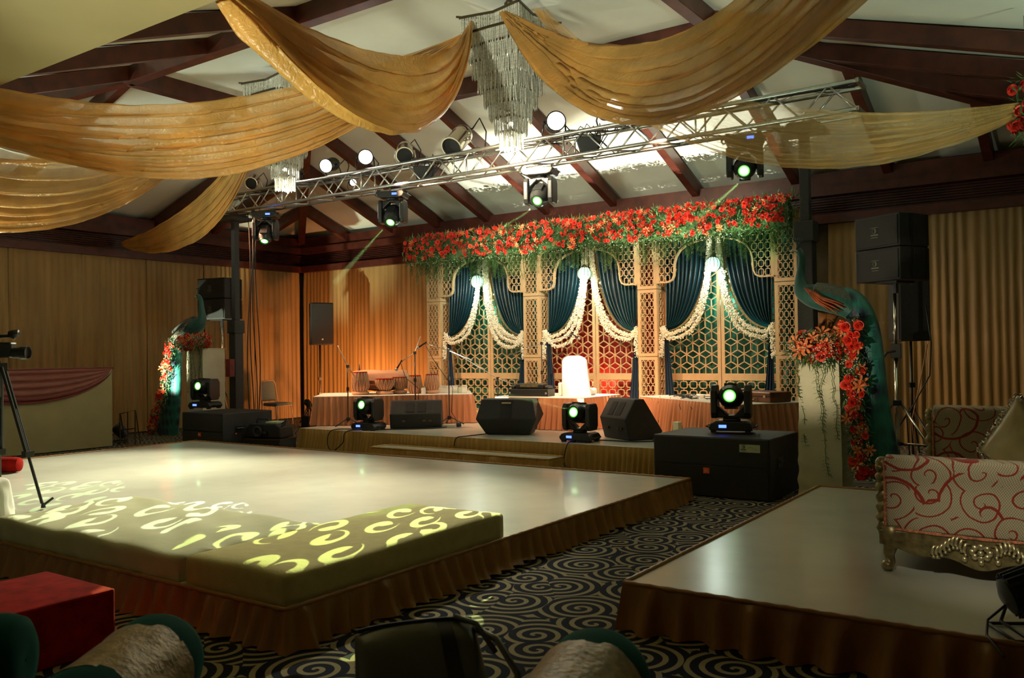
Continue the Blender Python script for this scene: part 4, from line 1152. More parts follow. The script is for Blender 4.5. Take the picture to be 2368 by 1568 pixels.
def wedge(label, loc, rz, w_, h_, kind=0):
    t = thing('wedge_monitor', label, 'stage monitor', loc, rz, 'wedge monitors on the stage')
    if kind == 0: prof = [(-.20, 0), (.24, 0), (.30, .10), (.02, h_), (-.12, h_), (-.27, h_*.52)]
    else: prof = [(-.17, 0), (.13, 0), (.28, h_*.52), (.14, h_), (-.20, h_), (-.30, h_*.45)]
    n = len(prof); ws = [w_/2]*n
    if kind: ws = [w_*.36, w_*.36, w_*.5, w_*.42, w_*.42, w_*.5]
    vs = [(-ws[i], p[0], p[1]) for i, p in enumerate(prof)]+[(ws[i], p[0], p[1]) for i, p in enumerate(prof)]
    m = MB(); m.add(vs, [tuple(range(n))[::-1], tuple(range(n, 2*n))]+[(i, (i+1) % n, (i+1) % n+n, i+n) for i in range(n)][::1])
    obj('cabinet', m, MT['black'], t, bevel=.016)
    q0, q1 = prof[-2], prof[-1]
    a = Vector((0, q1[0], q1[1])); b = Vector((0, q0[0], q0[1])); d = (b-a); mid = (a+b)/2; nrm = Vector((0, -d.z, d.y)).normalized()
    ang = math.atan2(d.z, d.y)
    m = MB()
    if kind == 0:
        for s_ in (-1, 1): m.box(tuple(mid+nrm*.002+Vector((s_*.09, 0, 0))), (.12, d.length*.66, .006), rot=(ang, 0, 0))
        obj('handle_recess', m, MT['darkskin'], t)
        m = MB()
        for x in (-.16, .12, .2): m.box((x*w_/.7, -.245, h_*.28), (.05, .02, .03), rot=(R(-15), 0, 0))
        lab(obj('connector', m, MT['brass'], t), 'metal sockets')
    else:
        m.box(tuple(mid+nrm*.002), (.16, d.length*.9, .006), rot=(ang, 0, 0)); obj('handle_recess', m, MT['darkskin'], t)
        m = MB(); m.box(tuple(mid+nrm*.012+Vector((0, d.y, d.z))*.30), (.13, .02, .012), rot=(ang, 0, 0)); lab(obj('handle_bar', m, MT['chairframe'], t), 'pale handle bar')
        m = MB(); m.prism([(-.10, .05), (-.03, .03), (-.01, h_*.7), (-.08, h_*.7)], .004, T=Matrix.Translation((w_*.45, 0, .04)) @ Matrix.Rotation(R(90), 4, 'Z')); obj('side_port', m, MT['grille'], t)
    q0, q1 = prof[2], prof[3]; a = Vector((0, q0[0], q0[1])); b = Vector((0, q1[0], q1[1])); mid = (a+b)/2; d = b-a
    m = MB(); m.box(tuple(mid), (w_*.86, d.length*.92, .012), rot=(math.atan2(d.z, d.y), 0, 0)); obj('grille', m, MT['grille'], t)
    return t
wedge('wide rectangular wedge monitor beside the left stage-edge moving head', (-8.78, 10.06, .312), R(36), .78, .42)
wedge('hexagonal black wedge monitor in the middle of the stage before harmonium table', (-6.88, 9.86, .312), R(22), .86, .49, 1)
wedge('wedge monitor turned sideways in front of the right stage table', (-5.12, 10.05, .312), R(-30), .62, .52, 0)

# ------------------------------------------------------------------ music tables
def music_table(label, cx_, cy_, rz, w_, d_, seed, h=.47):
    t = thing('music_table', label, 'table', (cx_, cy_, .312), rz, 'skirted music tables')
    m = MB(); m.box((0, 0, h-.012), (w_, d_, .022)); lab(obj('tabletop', m, MT['white'], t, bevel=.005), 'white cloth top')
    m = MB()
    for sx in (-1, 1):
        for sy in (-1, 1): m.box((sx*(w_/2-.08), sy*(d_/2-.08), (h-.025)/2), (.04, .04, h-.025))
    obj('leg', m, MT['alu'], t)
    m = skirt_mesh(ccw_path(-w_/2, -d_/2, w_/2, d_/2), .006, h-.01, seed, flare=.05, amp=.06, lam=.085, step=.018); obj('skirt', m, MT['tcloth'], t, smooth=True)
    return t
TZt = .782
import math as _m
a1 = math.atan2(11.15-9.52, -8.52+10.5)
def onrect(x, y, a, w_, d_): return (x+math.cos(a)*w_/2-math.sin(a)*d_/2, y+math.sin(a)*w_/2+math.cos(a)*d_/2)
c = onrect(-10.5, 9.52, a1, 2.56, 1.25); music_table('orange skirted table at left carrying tablas and the covered drum', c[0], c[1], a1, 2.56, 1.25, 21)
c = onrect(-7.68, 10.62, 0, 1.5, 1.2); music_table('orange skirted table in the middle carrying harmonium and white chair', c[0], c[1], 0, 1.50, 1.2, 22)
a3 = math.atan2(10.02-11.45, -3.62+5.66)
c = onrect(-5.66, 11.45, a3, 2.45, 1.0); music_table('orange skirted table at right carrying briefcase and wiring', c[0], c[1], a3, 2.45, 1.0, 23)

# drums
def tabla(label, loc, r, h, bayan=False, ring=True, s=1.0):
    t = thing('tabla_drum', label, 'drum', loc, random.random()*3, 'tabla drums on the left table')
    z0 = .045 if ring else 0
    m = MB()
    prof = [(r*.72, z0), (r*1.0, z0+h*.25), (r*.98, z0+h*.5), (r*.78, z0+h*.93), (r*.76, z0+h*.95)] if not bayan else [(r*.45, z0), (r*.95, z0+h*.45), (r*1.05, z0+h*.75), (r*.96, z0+h*.95)]
    m.lathe(prof, 24); obj('shell', m, MT['drumwood'], t, smooth=40)
    rt = prof[-1][0]
    m = MB(); m.lathe([(.001, z0+h*.955), (rt*.98, z0+h*.955)], 24, cap=False); obj('drum_skin', m, MT['skin'], t)
    m = MB(); m.lathe([(rt*.94, z0+h*.93), (rt*1.06, z0+h*.93), (rt*1.08, z0+h*.97), (rt*.98, z0+h*.985), (rt*.9, z0+h*.97)], 24); obj('rim', m, MT['red'], t, smooth=True)
    m = MB(); m.lathe([(.001, z0+h*.962), (rt*.45, z0+h*.962), (rt*.46, z0+h*.957)], 18, cap=False); obj('black_spot', m, MT['darkskin'], t)
    m = MB()
    for k in range(16):
        a = 2*math.pi*k/16; b = a+math.pi/16
        for aa, bb in ((a, b), (b+math.pi/16, b)):
            m.tube([(p[0]*1.03*math.cos(aa+(bb-aa)*j/(len(prof)-1)), p[0]*1.03*math.sin(aa+(bb-aa)*j/(len(prof)-1)), p[1]) for j, p in enumerate(prof[::-1])], .0045, 4)
    obj('lacing', m, MT['strap'], t)
    if ring:
        m = MB(); m.tube([(r*.80*math.cos(k*math.pi/12), r*.80*math.sin(k*math.pi/12), .028) for k in range(25)], .028, 8); obj('cushion_ring', m, MT['peach'], t, smooth=True)
    return t
def ont(u, v):  # point on the left table: u along its front from the left, v back from the front
    return (-10.5+math.cos(a1)*u-math.sin(a1)*v, 9.52+math.sin(a1)*u+math.cos(a1)*v, TZt)
tabla('large dark tabla at the left end of table under the covered drum end', ont(.72, .34), .145, .34)
tabla('wide low copper drum beside the large dark tabla on a cushion ring', ont(1.12, .34), .15, .22, bayan=True)
tabla('small laced drum peeping out under the peach cloth', ont(1.36, .50), .12, .24, bayan=True)
tabla('upright laced tabla just behind the thin microphone stand', ont(1.62, .40), .12, .31, ring=False)
tabla('rightmost laced tabla with red rim on a cushion ring', ont(1.90, .38), .125, .28)
# the long drum under a peach cloth
t = thing('long_drum', 'long barrel drum lying across the tablas under peach cloth', 'drum', ont(1.04, .66), a1)
m = MB(); T = Matrix.Translation((0, 0, .21)) @ Matrix.Rotation(R(90), 4, 'Y')
m.lathe([(.11, -.47), (.135, -.40), (.165, -.05), (.155, .15), (.12, .42), (.115, .47)], 24, T=T); obj('shell', m, MT['drumwood'], t, smooth=40)
m = MB()
for sx in (-1, 1):
    m = MB(); m.lathe([(.10, sx*.465), (.125, sx*.465), (.13, sx*.44), (.12, sx*.43)], 24, T=T); obj('drum_head', m, MT['skin'], t, smooth=40)
m = MB()
for k in range(14):
    a = 2*math.pi*k/14; m.tube([(.13*math.cos(a), .13*math.sin(a), .44), (.175*math.cos(a+.12), .175*math.sin(a+.12), 0), (.13*math.cos(a), .13*math.sin(a), -.44)], .005, 4, T=T)
obj('lacing', m, MT['strap'], t)
m = MB()
def fn(u, v):
    x = -.46+.90*u; a = -2.3+v*3.5
    r_ = .185+.01*math.sin(u*9)+.02*pnoise(Vector((u*4, v*5, 1)))-.035*abs(u-.45)
    rag = .04*pnoise(Vector((u*5, 2 if v > .5 else 7, 0)))
    y = r_*math.sin(a*.62); z = .215+r_*math.cos(a*.62)
    if abs(a*.62) > 1.3: z -= .02
    return (x, y, z+rag*(abs(v-.5)*2)**3)
m.grid(fn, 40, 24); tag(obj('drum_cover', m, MT['peach'], smooth=True), 'peach cloth thrown over the long barrel drum', 'cloth')
o = bpy.data.objects['drum_cover']; p = ont(1.04, .66); o.location = p; o.rotation_euler = (0, 0, a1)
def box_thing(name, label, cat, loc, dim, matl, rz=0, bev=.008, z=True):
    m = MB(); m.box((0, 0, dim[2]/2), dim); o = obj(name, m, matl, bevel=bev); o.location = loc; o.rotation_euler = (0, 0, rz); return tag(o, label, cat)
t = thing('white_case', 'long white instrument box at the right end of left table', 'box', ont(2.18, .60), a1)
m = MB(); m.box((0, 0, .05), (.62, .2, .10)); obj('box_body', m, MT['white'], t, bevel=.01); m = MB(); m.box((0, 0, .106), (.63, .21, .012)); obj('lid', m, MT['white'], t, bevel=.004)
for k, (u, v, lb) in enumerate(((1.76, .26, 'small white cup between the two laced tablas at right'), (2.36, .36, 'glass jar in front of the long white box'))):
    t = thing('jar', lb, 'jar', ont(u, v)); m = MB(); m.lathe([(.035, 0), (.038, .01), (.038, .08), (.030, .10), (.030, .11)], 16); obj('jar_body', m, MT['white' if k == 0 else 'label'], t, smooth=40)
    m = MB(); m.lathe([(.033, .108), (.033, .122)], 16); obj('lid', m, MT['alu'], t)
# the dark cone (folded umbrella-like cover) behind the drums
m = MB(); m.lathe([(.085, 0), (.05, .2), (.012, .42), (.004, .5)], 12); o = obj('drum_bag', m, MT['velvetdk'], smooth=True); o.location = ont(.66, .86); tag(o, 'pointed dark cloth bag standing behind the large dark tabla', 'bag')

def mic_stand(label, loc, h, boom_from, boom_to, rz=0, mic=True):
    t = thing('microphone_stand', label, 'microphone stand', loc, rz, 'microphone stands on the stage')
    m = MB(); m.tube([(0, 0, .10), (0, 0, h)], .009, 8); obj('pole', m, MT['black2'], t, smooth=True)
    m = MB(); m.box((0, 0, .11), (.04, .04, .06)); m.box((0, 0, h*.62), (.03, .03, .06)); m.box((0, 0, h), (.035, .035, .045)); obj('clutch', m, MT['black2'], t)
    for k in range(3):
        a = R(20+120*k); m = MB(); m.tube([(0, 0, .13), (.24*math.cos(a), .24*math.sin(a), .012)], .009, 6); obj('leg', m, MT['black2'], t, smooth=True)
    m = MB(); m.tube([boom_from, (0, 0, h), boom_to], .007, 6); obj('boom', m, MT['alu'], t, smooth=True)
    if mic:
        d = (Vector(boom_to)-Vector((0, 0, h))).normalized(); d2 = (d+Vector((0, 0, -.9))).normalized(); p = Vector(boom_to)
        m = MB(); m.tube([p-d2*.04, p+d2*.11], [.010, .014], 10); mi = obj('microphone', m, MT['black2'], t, smooth=True)
        m = MB(); m.ball(tuple(p+d2*.13), .026, 10, 8); obj('mic_head', m, MT['alu'], mi, smooth=True)
        m = MB(); m.tube([tuple(p), (p.x*.6, p.y+.03, p.z-.25), (.05, .03, h*.5), (.03, .02, .2), (.1, .1, .01)], .005, 5); obj('mic_cable', m, MT['cable'], t, smooth=True)
    return t
mic_stand('boom microphone stand at the right corner of the left table', (-8.62, 10.66, .312), 1.18, (.30, .22, 1.02), (-.36, -.16, 1.30))
mic_stand('thin microphone stand rising behind the wide wedge monitor', (-9.12, 10.42, .312), 1.15, (.08, .05, 1.42), (-.20, -.12, 1.0))
mic_stand('microphone stand leaning over the large dark tabla', (-9.92, 9.72, .312), .95, (-.13, -.08, 1.28), (.12, .1, .72), mic=False)
mic_stand('boom microphone stand behind the harmonium left of white chair', (-7.72, 12.0, .312), 1.28, (-.55, -.2, 1.08), (.48, .2, 1.42))
mic_stand('low microphone stand with pale boom between left and middle tables', (-8.05, 11.2, .312), .72, (-.75, -.35, 1.22), (.25, .1, .62))
t = thing('power_strip', 'small pale power strip with blue plug near microphone stand foot', 'power strip', (-8.33, 10.28, .312), R(30))
m = MB(); m.box((0, 0, .02), (.20, .06, .04)); obj('strip_body', m, MT['white'], t, bevel=.006); m = MB(); m.tube([(.12, 0, .03), (.19, .02, .035)], .03, 10); obj('plug', m, MT['velvetdk'], t)

# harmonium
t = thing('harmonium', 'dark green-black harmonium on the middle table', 'musical instrument', (-7.18, 10.86, TZt), R(8))
m = MB(); m.box((0, 0, .055), (.66, .26, .11)); obj('case', m, MT['black2'], t, bevel=.008)
m = MB(); m.box((0, .02, .15), (.46, .2, .08)); m.box((-.28, .02, .135), (.06, .2, .05)); m.box((.28, .02, .135), (.06, .2, .05)); obj('upper_case', m, MT['black2'], t, bevel=.02)
m = MB(); m.box((0, -.085, .155), (.30, .012, .035)); lab(obj('fret_panel', m, MT['gilt'], t), 'gold fretted panel')
for sx in (-1, 1):
    m = MB(); T = Matrix.Translation((sx*.30, -.135, .05)) @ Matrix.Rotation(R(90), 4, 'X'); m.lathe([(.012, 0), (.016, .01), (.010, .02)], 12, T=T); obj('stop_knob', m, MT['alu'], t)
# white legless chair on the table
t = thing('floor_chair', 'white covered chair back glowing under the spotlight on middle table', 'chair', (-6.56, 11.15, TZt), R(18))
m = MB(); vs = []
def fn(u, v):
    a = 2*math.pi*u; w_ = .225-.045*v; d_ = .045
    z = .60*v
    if v > .86: k = (v-.86)/.14; w_ *= math.sqrt(max(.02, 1-.75*k*k)); d_ *= math.sqrt(max(.02, 1-.9*k*k))
    c_, s_ = math.cos(a), math.sin(a)
    return (math.copysign(abs(c_)**.35, c_)*w_, math.copysign(abs(s_)**.6, s_)*d_-.12*v, z)
m.grid(fn, 40, 20); n0 = len(m.v); m.f.append(tuple(i*21+20 for i in range(40))); obj('backrest', m, MT['white'], t, smooth=60)
m = MB(); m.box((0, .24, .05), (.44, .46, .10)); obj('seat', m, MT['white'], t, bevel=.03)
m = MB(); m.box((-.245, -.02, .10), (.05, .10, .20)); obj('side_flap', m, MT['white'], t, bevel=.02)

# things on the right table
def ont3(u, v): return (-5.66+math.cos(a3)*u-math.sin(a3)*v, 11.45+math.sin(a3)*u+math.cos(a3)*v, TZt)
t = thing('briefcase', 'old brown briefcase lying at the right end of right table', 'briefcase', ont3(2.10, .62), a3+R(8))
m = MB(); m.box((0, 0, .065), (.58, .36, .13)); obj('case_body', m, MT['wood'], t, bevel=.015); m = MB(); m.box((0, -.183, .075), (.57, .008, .01)); obj('seam', m, MT['black2'], t)
m = MB(); m.tube([(-.07, -.185, .05), (-.05, -.215, .03), (.05, -.215, .03), (.07, -.185, .05)], .007, 6); obj('handle', m, MT['brass'], t)
m = MB()
for s_ in (-1, 1): m.box((s_*.2, -.186, .075), (.04, .01, .03))
obj('latch', m, MT['chairframe'], t)
m = MB()
rnd = random.Random(3)
for k in range(9):
    u, v = rnd.uniform(.2, 1.5), rnd.uniform(.1, .7); P = []
    for j in range(12): u += rnd.uniform(-.10, .12); v += rnd.uniform(-.08, .08); u = min(1.9, max(.1, u)); v = min(.85, max(.06, v)); P.append(tuple(Vector(ont3(u, v))+Vector((0, 0, .008+.02*rnd.random()))))
    m.tube(P, .005, 5)
for k in range(4):
    u = .5+.28*k; a = Vector(ont3(u, .05)); b = Vector(ont3(u+.08, -.03)); m.tube([tuple(a+Vector((0, 0, .01))), tuple(b+Vector((0, 0, -.08))), tuple(b+Vector((.04*k, 0, -.26))), tuple(b+Vector((.05, -.10, -.462)))], .005, 5)
tag(obj('wiring', m, MT['cable'], smooth=True, at=ont3(.9, .5)), 'tangle of thin black cables on the right table', 'cable')
for k, (u, lb) in enumerate(((1.0, 'small white adapter among the cables on the right table'), (1.22, 'red plug among the cables on the right table'), (1.15, 'black knob-shaped plug standing among cables on right table'))):
    box_thing('plug', lb, 'plug', ont3(u, .42+.1*k), (.07, .05, .04 if k < 2 else .09), (MT['white'], MT['red'], MT['black2'])[k], rz=.3*k)
t = thing('junction_box', 'white junction box with black sockets on stage beside right table', 'socket box', (-4.62, 10.42, .312), R(-20))
m = MB(); m.box((0, 0, .10), (.10, .07, .20)); obj('box_body', m, MT['label'], t, bevel=.006); m = MB(); m.box((-.02, -.038, .05), (.03, .008, .05)); m.box((.03, -.038, .05), (.03, .008, .05)); obj('socket', m, MT['black2'], t)
# cables over the stage floor
def cable(label, P, r=.008, matl='cable'):
    # smooth through the points
    Q = []
    V = [Vector(p) for p in P]; V = [V[0]]+V+[V[-1]]
    for i in range(1, len(V)-2):
        for k in range(6):
            t_ = k/6; a, b, c_, d = V[i-1], V[i], V[i+1], V[i+2]
            Q.append(.5*((2*b)+(-a+c_)*t_+(2*a-5*b+4*c_-d)*t_*t_+(-a+3*b-3*c_+d)*t_**3))
    Q.append(V[-1]); m = MB(); m.tube(Q, r, 6); return tag(obj('cable', m, MT[matl], smooth=True, at=tuple(V[0])), label, 'cable')
cable('cable looping down the stage skirt below the left stage-edge moving head', [(-9.4, 9.3, .324), (-9.62, 9.08, .31), (-9.66, 9.03, .12), (-9.5, 8.98, .02), (-9.3, 9.0, .15), (-9.25, 9.06, .32), (-8.9, 9.5, .322), (-8.5, 9.75, .322), (-8.3, 10.2, .322)])
cable('cable dropping down the stage skirt under the middle moving head', [(-5.5, 9.3, .324), (-5.48, 9.08, .315), (-5.5, 9.02, .12), (-5.42, 8.96, .015)])
cable('two-turn cable in front of the hexagonal middle wedge monitor', [(-7.1, 9.6, .322), (-7.15, 9.2, .322), (-7.2, 9.05, .31), (-7.22, 9.02, .2)])
cable('coiled black cable around the sideways wedge monitor', [(-5.5, 9.9, .35), (-5.75, 9.75, .322), (-5.6, 9.55, .322), (-5.2, 9.58, .322), (-4.8, 9.62, .322), (-4.5, 9.9, .322), (-4.62, 10.15, .34), (-4.75, 9.95, .322), (-4.4, 9.6, .322), (-4.1, 9.5, .322)])

# banquet chair on the stage wing
t = thing('banquet_chair', 'grey-blue banquet chair with tan metal frame on the floor by the room corner', 'chair', (-14.25, 11.95, 0), R(90))
m = MB(); m.box((0, 0, .44), (.42, .44, .055)); obj('seat', m, MT['chairblue'], t, bevel=.022)
m = MB(); m.prism([(-.19, .50), (.19, .50), (.17, .86), (.13, .91), (-.13, .91), (-.17, .86)], .035, T=Matrix.Translation((0, .24, 0)) @ Matrix.Rotation(R(-6), 4, 'X')); obj('backrest', m, MT['chairblue'], t, bevel=.012)
m = MB(); m.tube([(-.21, .24, .42), (-.205, .275, .60), (-.185, .31, .87), (-.14, .32, .925), (.14, .32, .925), (.185, .31, .87), (.205, .275, .60), (.21, .24, .42)], .012, 8); obj('back_frame', m, MT['chairframe'], t, smooth=True)
m = MB(); m.box((0, 0, .41), (.40, .42, .014)); obj('seat_frame', m, MT['chairframe'], t)
for sx in (-1, 1):
    m = MB(); m.tube([(sx*.21, .24, .44), (sx*.215, .28, .01)], .011, 8); obj('leg', m, MT['chairframe'], t, smooth=True)
    m = MB(); m.tube([(sx*.20, .1, .41), (sx*.20, -.15, .405), (sx*.205, -.19, .36), (sx*.21, -.22, .01)], .011, 8); obj('leg', m, MT['chairframe'], t, smooth=True)
# dark gear behind the table corner
m = MB()
for k in range(6): m.tube([(.02*k, .0, .02), (-.06+.03*k, .02*k, .30), (.05*(k % 2), .01*k, .40+.02*k), (.02*k, -.05, .55)], .012, 6)
m.ball((0, 0, .5), .07, 10, 6); m.box((.02, .02, .12), (.22, .2, .22))
o = obj('folded_stand', m, MT['black2']); o.location = (-13.25, 11.85, 0); tag(o, 'dark folded stand and bag on the floor left of the left music table', 'folded stand')

# fog machine on a flight case
t = thing('flight_case', 'low black flight case with metal edges beside the left subwoofer', 'case', (-10.52, 8.66, 0), R(14))
m = MB(); m.box((0, 0, .10), (.66, .42, .20)); obj('case_body', m, MT['black'], t, bevel=.006)
m = MB()
for sy in (-1, 1):
    for z in (.01, .19): m.box((0, sy*.205, z), (.67, .018, .018))
for sx in (-1, 1): m.box((sx*.328, 0, .19), (.018, .42, .018)); m.box((sx*.328, -.205, .1), (.018, .018, .19))
obj('metal_edging', m, MT['brass'], t)
t = thing('fog_machine', 'black fog machine with round front and handles on the flight case', 'fog machine', (-10.52, 8.66, .202), R(14))
m = MB(); m.prism([(-.32, .01), (.32, .01), (.30, .17), (.22, .22), (-.24, .22), (-.31, .15)], .34); obj('housing', m, MT['black2'], t, bevel=.015)
m = MB(); T = Matrix.Translation((-.08, -.18, .10)) @ Matrix.Rotation(R(90), 4, 'X'); m.lathe([(.085, 0), (.09, .015), (.07, .03), (.05, .02), (.045, .005)], 20, T=T); m.lathe([(.03, 0), (.035, .02), (.02, .03)], 14, T=Matrix.Translation((.13, 0, -.02)) @ T); obj('round_front', m, MT['black'], t, smooth=40)
m = MB(); m.tube([(-.24, 0, .21), (-.22, 0, .28), (-.02, 0, .28), (0, 0, .21)], .011, 6); m.tube([(.20, 0, .20), (.36, -.05, .28), (.33, -.1, .2), (.24, -.1, .16)], .011, 6); obj('handle', m, MT['black2'], t, smooth=True)
m = MB(); m.box((.1, 0, .235), (.2, .2, .03)); lab(obj('tank_lid', m, MT['label'], t, bevel=.005), 'pale tank lid')

# ------------------------------------------------------------------ helpers that read real positions off the camera ray
def _ray(px, py): return CM @ np.array([px-1184.0, 784.0-py, -F_PX])
def ony(px, py, y): r_ = _ray(px, py); p = np.array([0, 0, CAM_H])+r_*y/r_[1]; return Vector(p)
def onz(px, py, z): r_ = _ray(px, py); p = np.array([0, 0, CAM_H])+r_*(z-CAM_H)/r_[2]; return Vector(p)
def atd(px, py, d): r_ = _ray(px, py); return Vector(np.array([0, 0, CAM_H])+r_*d/F_PX)
FW = Vector((-.5695, .8218, 0)); RT = Vector((.8217, .5697, 0))

# ------------------------------------------------------------------ pedestals
def feather_mat(name, base, dots, scale, dens=.16, c3=(.02, .02, .05)):
    m_, nt, N, L, b = _nt(name)
    tc = N.new('ShaderNodeTexCoord'); vo = N.new('ShaderNodeTexVoronoi'); vo.inputs['Scale'].default_value = scale; vo.inputs['Randomness'].default_value = .45
    mp = N.new('ShaderNodeMapping'); mp.inputs['Scale'].default_value = (1, 1, .62); L.new(tc.outputs['Object'], mp.inputs[0]); L.new(mp.outputs[0], vo.inputs['Vector'])
    cr = N.new('ShaderNodeValToRGB'); e_ = cr.color_ramp.elements; e_[0].position = dens*.8; e_[0].color = (*c3, 1); e_[1].position = dens*1.5; e_[1].color = (*dots, 1)
    x = e_.new(dens*2.6); x.color = (*base, 1)
    L.new(vo.outputs['Distance'], cr.inputs[0])
    nz = N.new('ShaderNodeTexNoise'); nz.inputs['Scale'].default_value = 55; mp2 = N.new('ShaderNodeMapping'); mp2.inputs['Scale'].default_value = (1, 1, .15); L.new(tc.outputs['Object'], mp2.inputs[0]); L.new(mp2.outputs[0], nz.inputs[0])
    mm = N.new('ShaderNodeMix'); mm.data_type = 'RGBA'; mm.blend_type = 'MULTIPLY'; mm.inputs['Factor'].default_value = .7
    L.new(cr.outputs[0], mm.inputs['A']); L.new(nz.outputs['Color'], mm.inputs['B'])
    hs = N.new('ShaderNodeHueSaturation'); hs.inputs['Value'].default_value = 1.7; L.new(mm.outputs['Result'], hs.inputs['Color']); L.new(hs.outputs[0], b.inputs['Base Color'])
    b.inputs['Roughness'].default_value = .5; b.inputs['Sheen Weight'].default_value = .3
    bp = N.new('ShaderNodeBump'); bp.inputs['Strength'].default_value = .5; bp.inputs['Distance'].default_value = .008; L.new(nz.outputs['Fac'], bp.inputs['Height']); L.new(bp.outputs[0], b.inputs['Normal'])
    return m_
MT['train'] = feather_mat('peacock_train', (.014, .17, .14), (.008, .07, .085), 9, .24, (.004, .008, .03))
MT['neck'] = feather_mat('peacock_neck', (.010, .085, .075), (.015, .11, .11), 60, .1)
MT['back'] = feather_mat('peacock_back', (.045, .060, .045), (.14, .15, .11), 70, .14, (.01, .02, .015))
MT['wing'] = mat('peacock_wing', (.36, .08, .02), .5, var=.5, vscale=18, stretch=(1, 1, .3))
MT['wing2'] = feather_mat('peacock_wing_barred', (.10, .08, .05), (.5, .46, .34), 26, .2, (.02, .02, .015))
MT['legs'] = mat('peacock_leg', (.22, .085, .02), .6, var=.3, vscale=20)
MT['beak'] = mat('peacock_beak', (.55, .42, .32), .5)

def pedestal(name, label, cx_, cy_, w0, w1, h, seed, cap=None):
    t = thing(name, label, 'pedestal', (cx_, cy_, 0), 0, 'flower pedestals')
    m = MB()
    def fn(u, v):
        s_ = u*4; k = int(min(3, s_)); f_ = s_-k
        w_ = (w0+(w1-w0)*v)/2; cs = [(-w_, -w_), (w_, -w_), (w_, w_), (-w_, w_), (-w_, -w_)]
        x = cs[k][0]+(cs[k+1][0]-cs[k][0])*f_; y = cs[k][1]+(cs[k+1][1]-cs[k][1])*f_
        wr = .012*pnoise(Vector((x*5, v*14+x*4, y*5+seed)))*(1.6-v) + .010*math.sin(v*60+x*14+2*y)*(max(0, .45-v))*2
        if v < .005: wr += .01
        return (x*(1+wr*3), y*(1+wr*3), h*v)
    m.grid(fn, 48, 60); obj('cloth_cover', m, MT['ped'], t, smooth=50)
    m = MB(); m.box((0, 0, h+.008), (w1+.02, w1+.02, .016)); obj('top_board', m, MT['ped'], t, bevel=.005)
    return t
pedestal('pedestal', 'tall ivory cloth pedestal under the big right peacock', -2.17, 8.22, .40, .355, 1.40, 3)
pedestal('pedestal', 'distant ivory pedestal behind the left subwoofers under the small peacock', -13.28, 9.52, .46, .46, 1.58, 8)

def arrangement(name, label, loc, blobs, nrose, nlily, leafs, seed, vines=()):
    """blobs: (centre, radii) ellipsoids in local space facing the camera side"""
    t = thing(name, label, 'flower arrangement', loc); rnd_ = random.Random(seed)
    def pick():
        c_, r_ = rnd_.choice(blobs); a = rnd_.uniform(0, 6.283); b_ = rnd_.uniform(-1, 1); q = math.sqrt(1-b_*b_)
        n = Vector((q*math.cos(a), -abs(q*math.sin(a)), b_)); return Vector((c_[0]+n.x*r_[0], c_[1]+n.y*r_[1], c_[2]+n.z*r_[2])), n+Vector((0, -.5, .1))
    ro = [(*pick(), rnd_.uniform(.75, 1.15)) for k in range(nrose)]; li = [(*pick(), rnd_.uniform(.8, 1.15)) for k in range(nlily)]
    flower_things('rose', t, ro, 'rose', MT['rose'], seed); flower_things('lily', t, li, 'lily', MT['lily'], seed+1)
    m = MB(); m2 = MB(); m3 = MB()
    for k in range(leafs):
        p, n = pick(); p = p*1.0-n*.03; leaf_blade(m if k % 3 else m2, p, n+Vector((rnd_.uniform(-.8, .8), rnd_.uniform(-.4, .4), rnd_.uniform(-.8, .6))), rnd_.uniform(.06, .15), rnd_.uniform(.010, .022))
    for k in range(int(leafs*.7)):
        p, n = pick(); p = p+n*.02; s_ = .007
        m3.add([(p[0]+s_, p[1], p[2]), (p[0], p[1], p[2]+s_), (p[0]-s_, p[1], p[2]), (p[0], p[1], p[2]-s_), (p[0], p[1]-s_, p[2])], [(0, 1, 4), (1, 2, 4), (2, 3, 4), (3, 0, 4)])
    obj('foliage', m, MT['leaf'], t)['kind'] = 'stuff'; obj('pale_foliage', m2, MT['fern'], t)['kind'] = 'stuff'; obj('tiny_white_blossoms', m3, MT['jasmine'], t)['kind'] = 'stuff'
    for (vx, vy, vz, L) in vines:
        m = MB(); p = Vector((vx, vy, vz)); P = [p.copy()]
        for k in range(int(L/.03)):
            p = p+Vector((rnd_.uniform(-.012, .014), rnd_.uniform(-.004, .004), -.03)); P.append(p.copy())
            if rnd_.random() < .75: 
                for s_ in (-1, 1): leaf_blade(m, p, (s_, -.5, rnd_.uniform(-.6, .2)), rnd_.uniform(.02, .05), .022, .5)
        m.tube(P, .003, 4); obj('ivy_vine', m, MT['leaf'], t)
    return t
arrangement('flower_bouquet', 'round bouquet of red roses and orange lilies on the right pedestal', (-2.19, 8.03, 1.44),
            [((0, 0, .03), (.20, .12, .12)), ((-.10, 0, 0), (.13, .11, .10)), ((.08, 0, -.02), (.12, .11, .12))], 34, 12, 620, 51,
            vines=[(-.16, -.01, -.1, .35), (-.02, -.03, -.1, 1.05), (.06, -.03, -.1, .55), (.13, -.02, -.05, .75), (-.17, .0, -.1, .8)])
arrangement('flower_bouquet', 'brightly lit red and white bouquet on the left pedestal', (-13.26, 9.28, 1.66),
            [((-.22, 0, .05), (.22, .14, .13)), ((.1, 0, .05), (.20, .14, .12)), ((.32, 0, .07), (.16, .12, .10))], 40, 14, 620, 52,
            vines=[(-.16, -.06, -.1, .75), (-.05, -.06, -.1, .95), (.12, .0, -.1, .55), (.22, .0, -.05, .6), (.02, -.06, -.1, .5)])

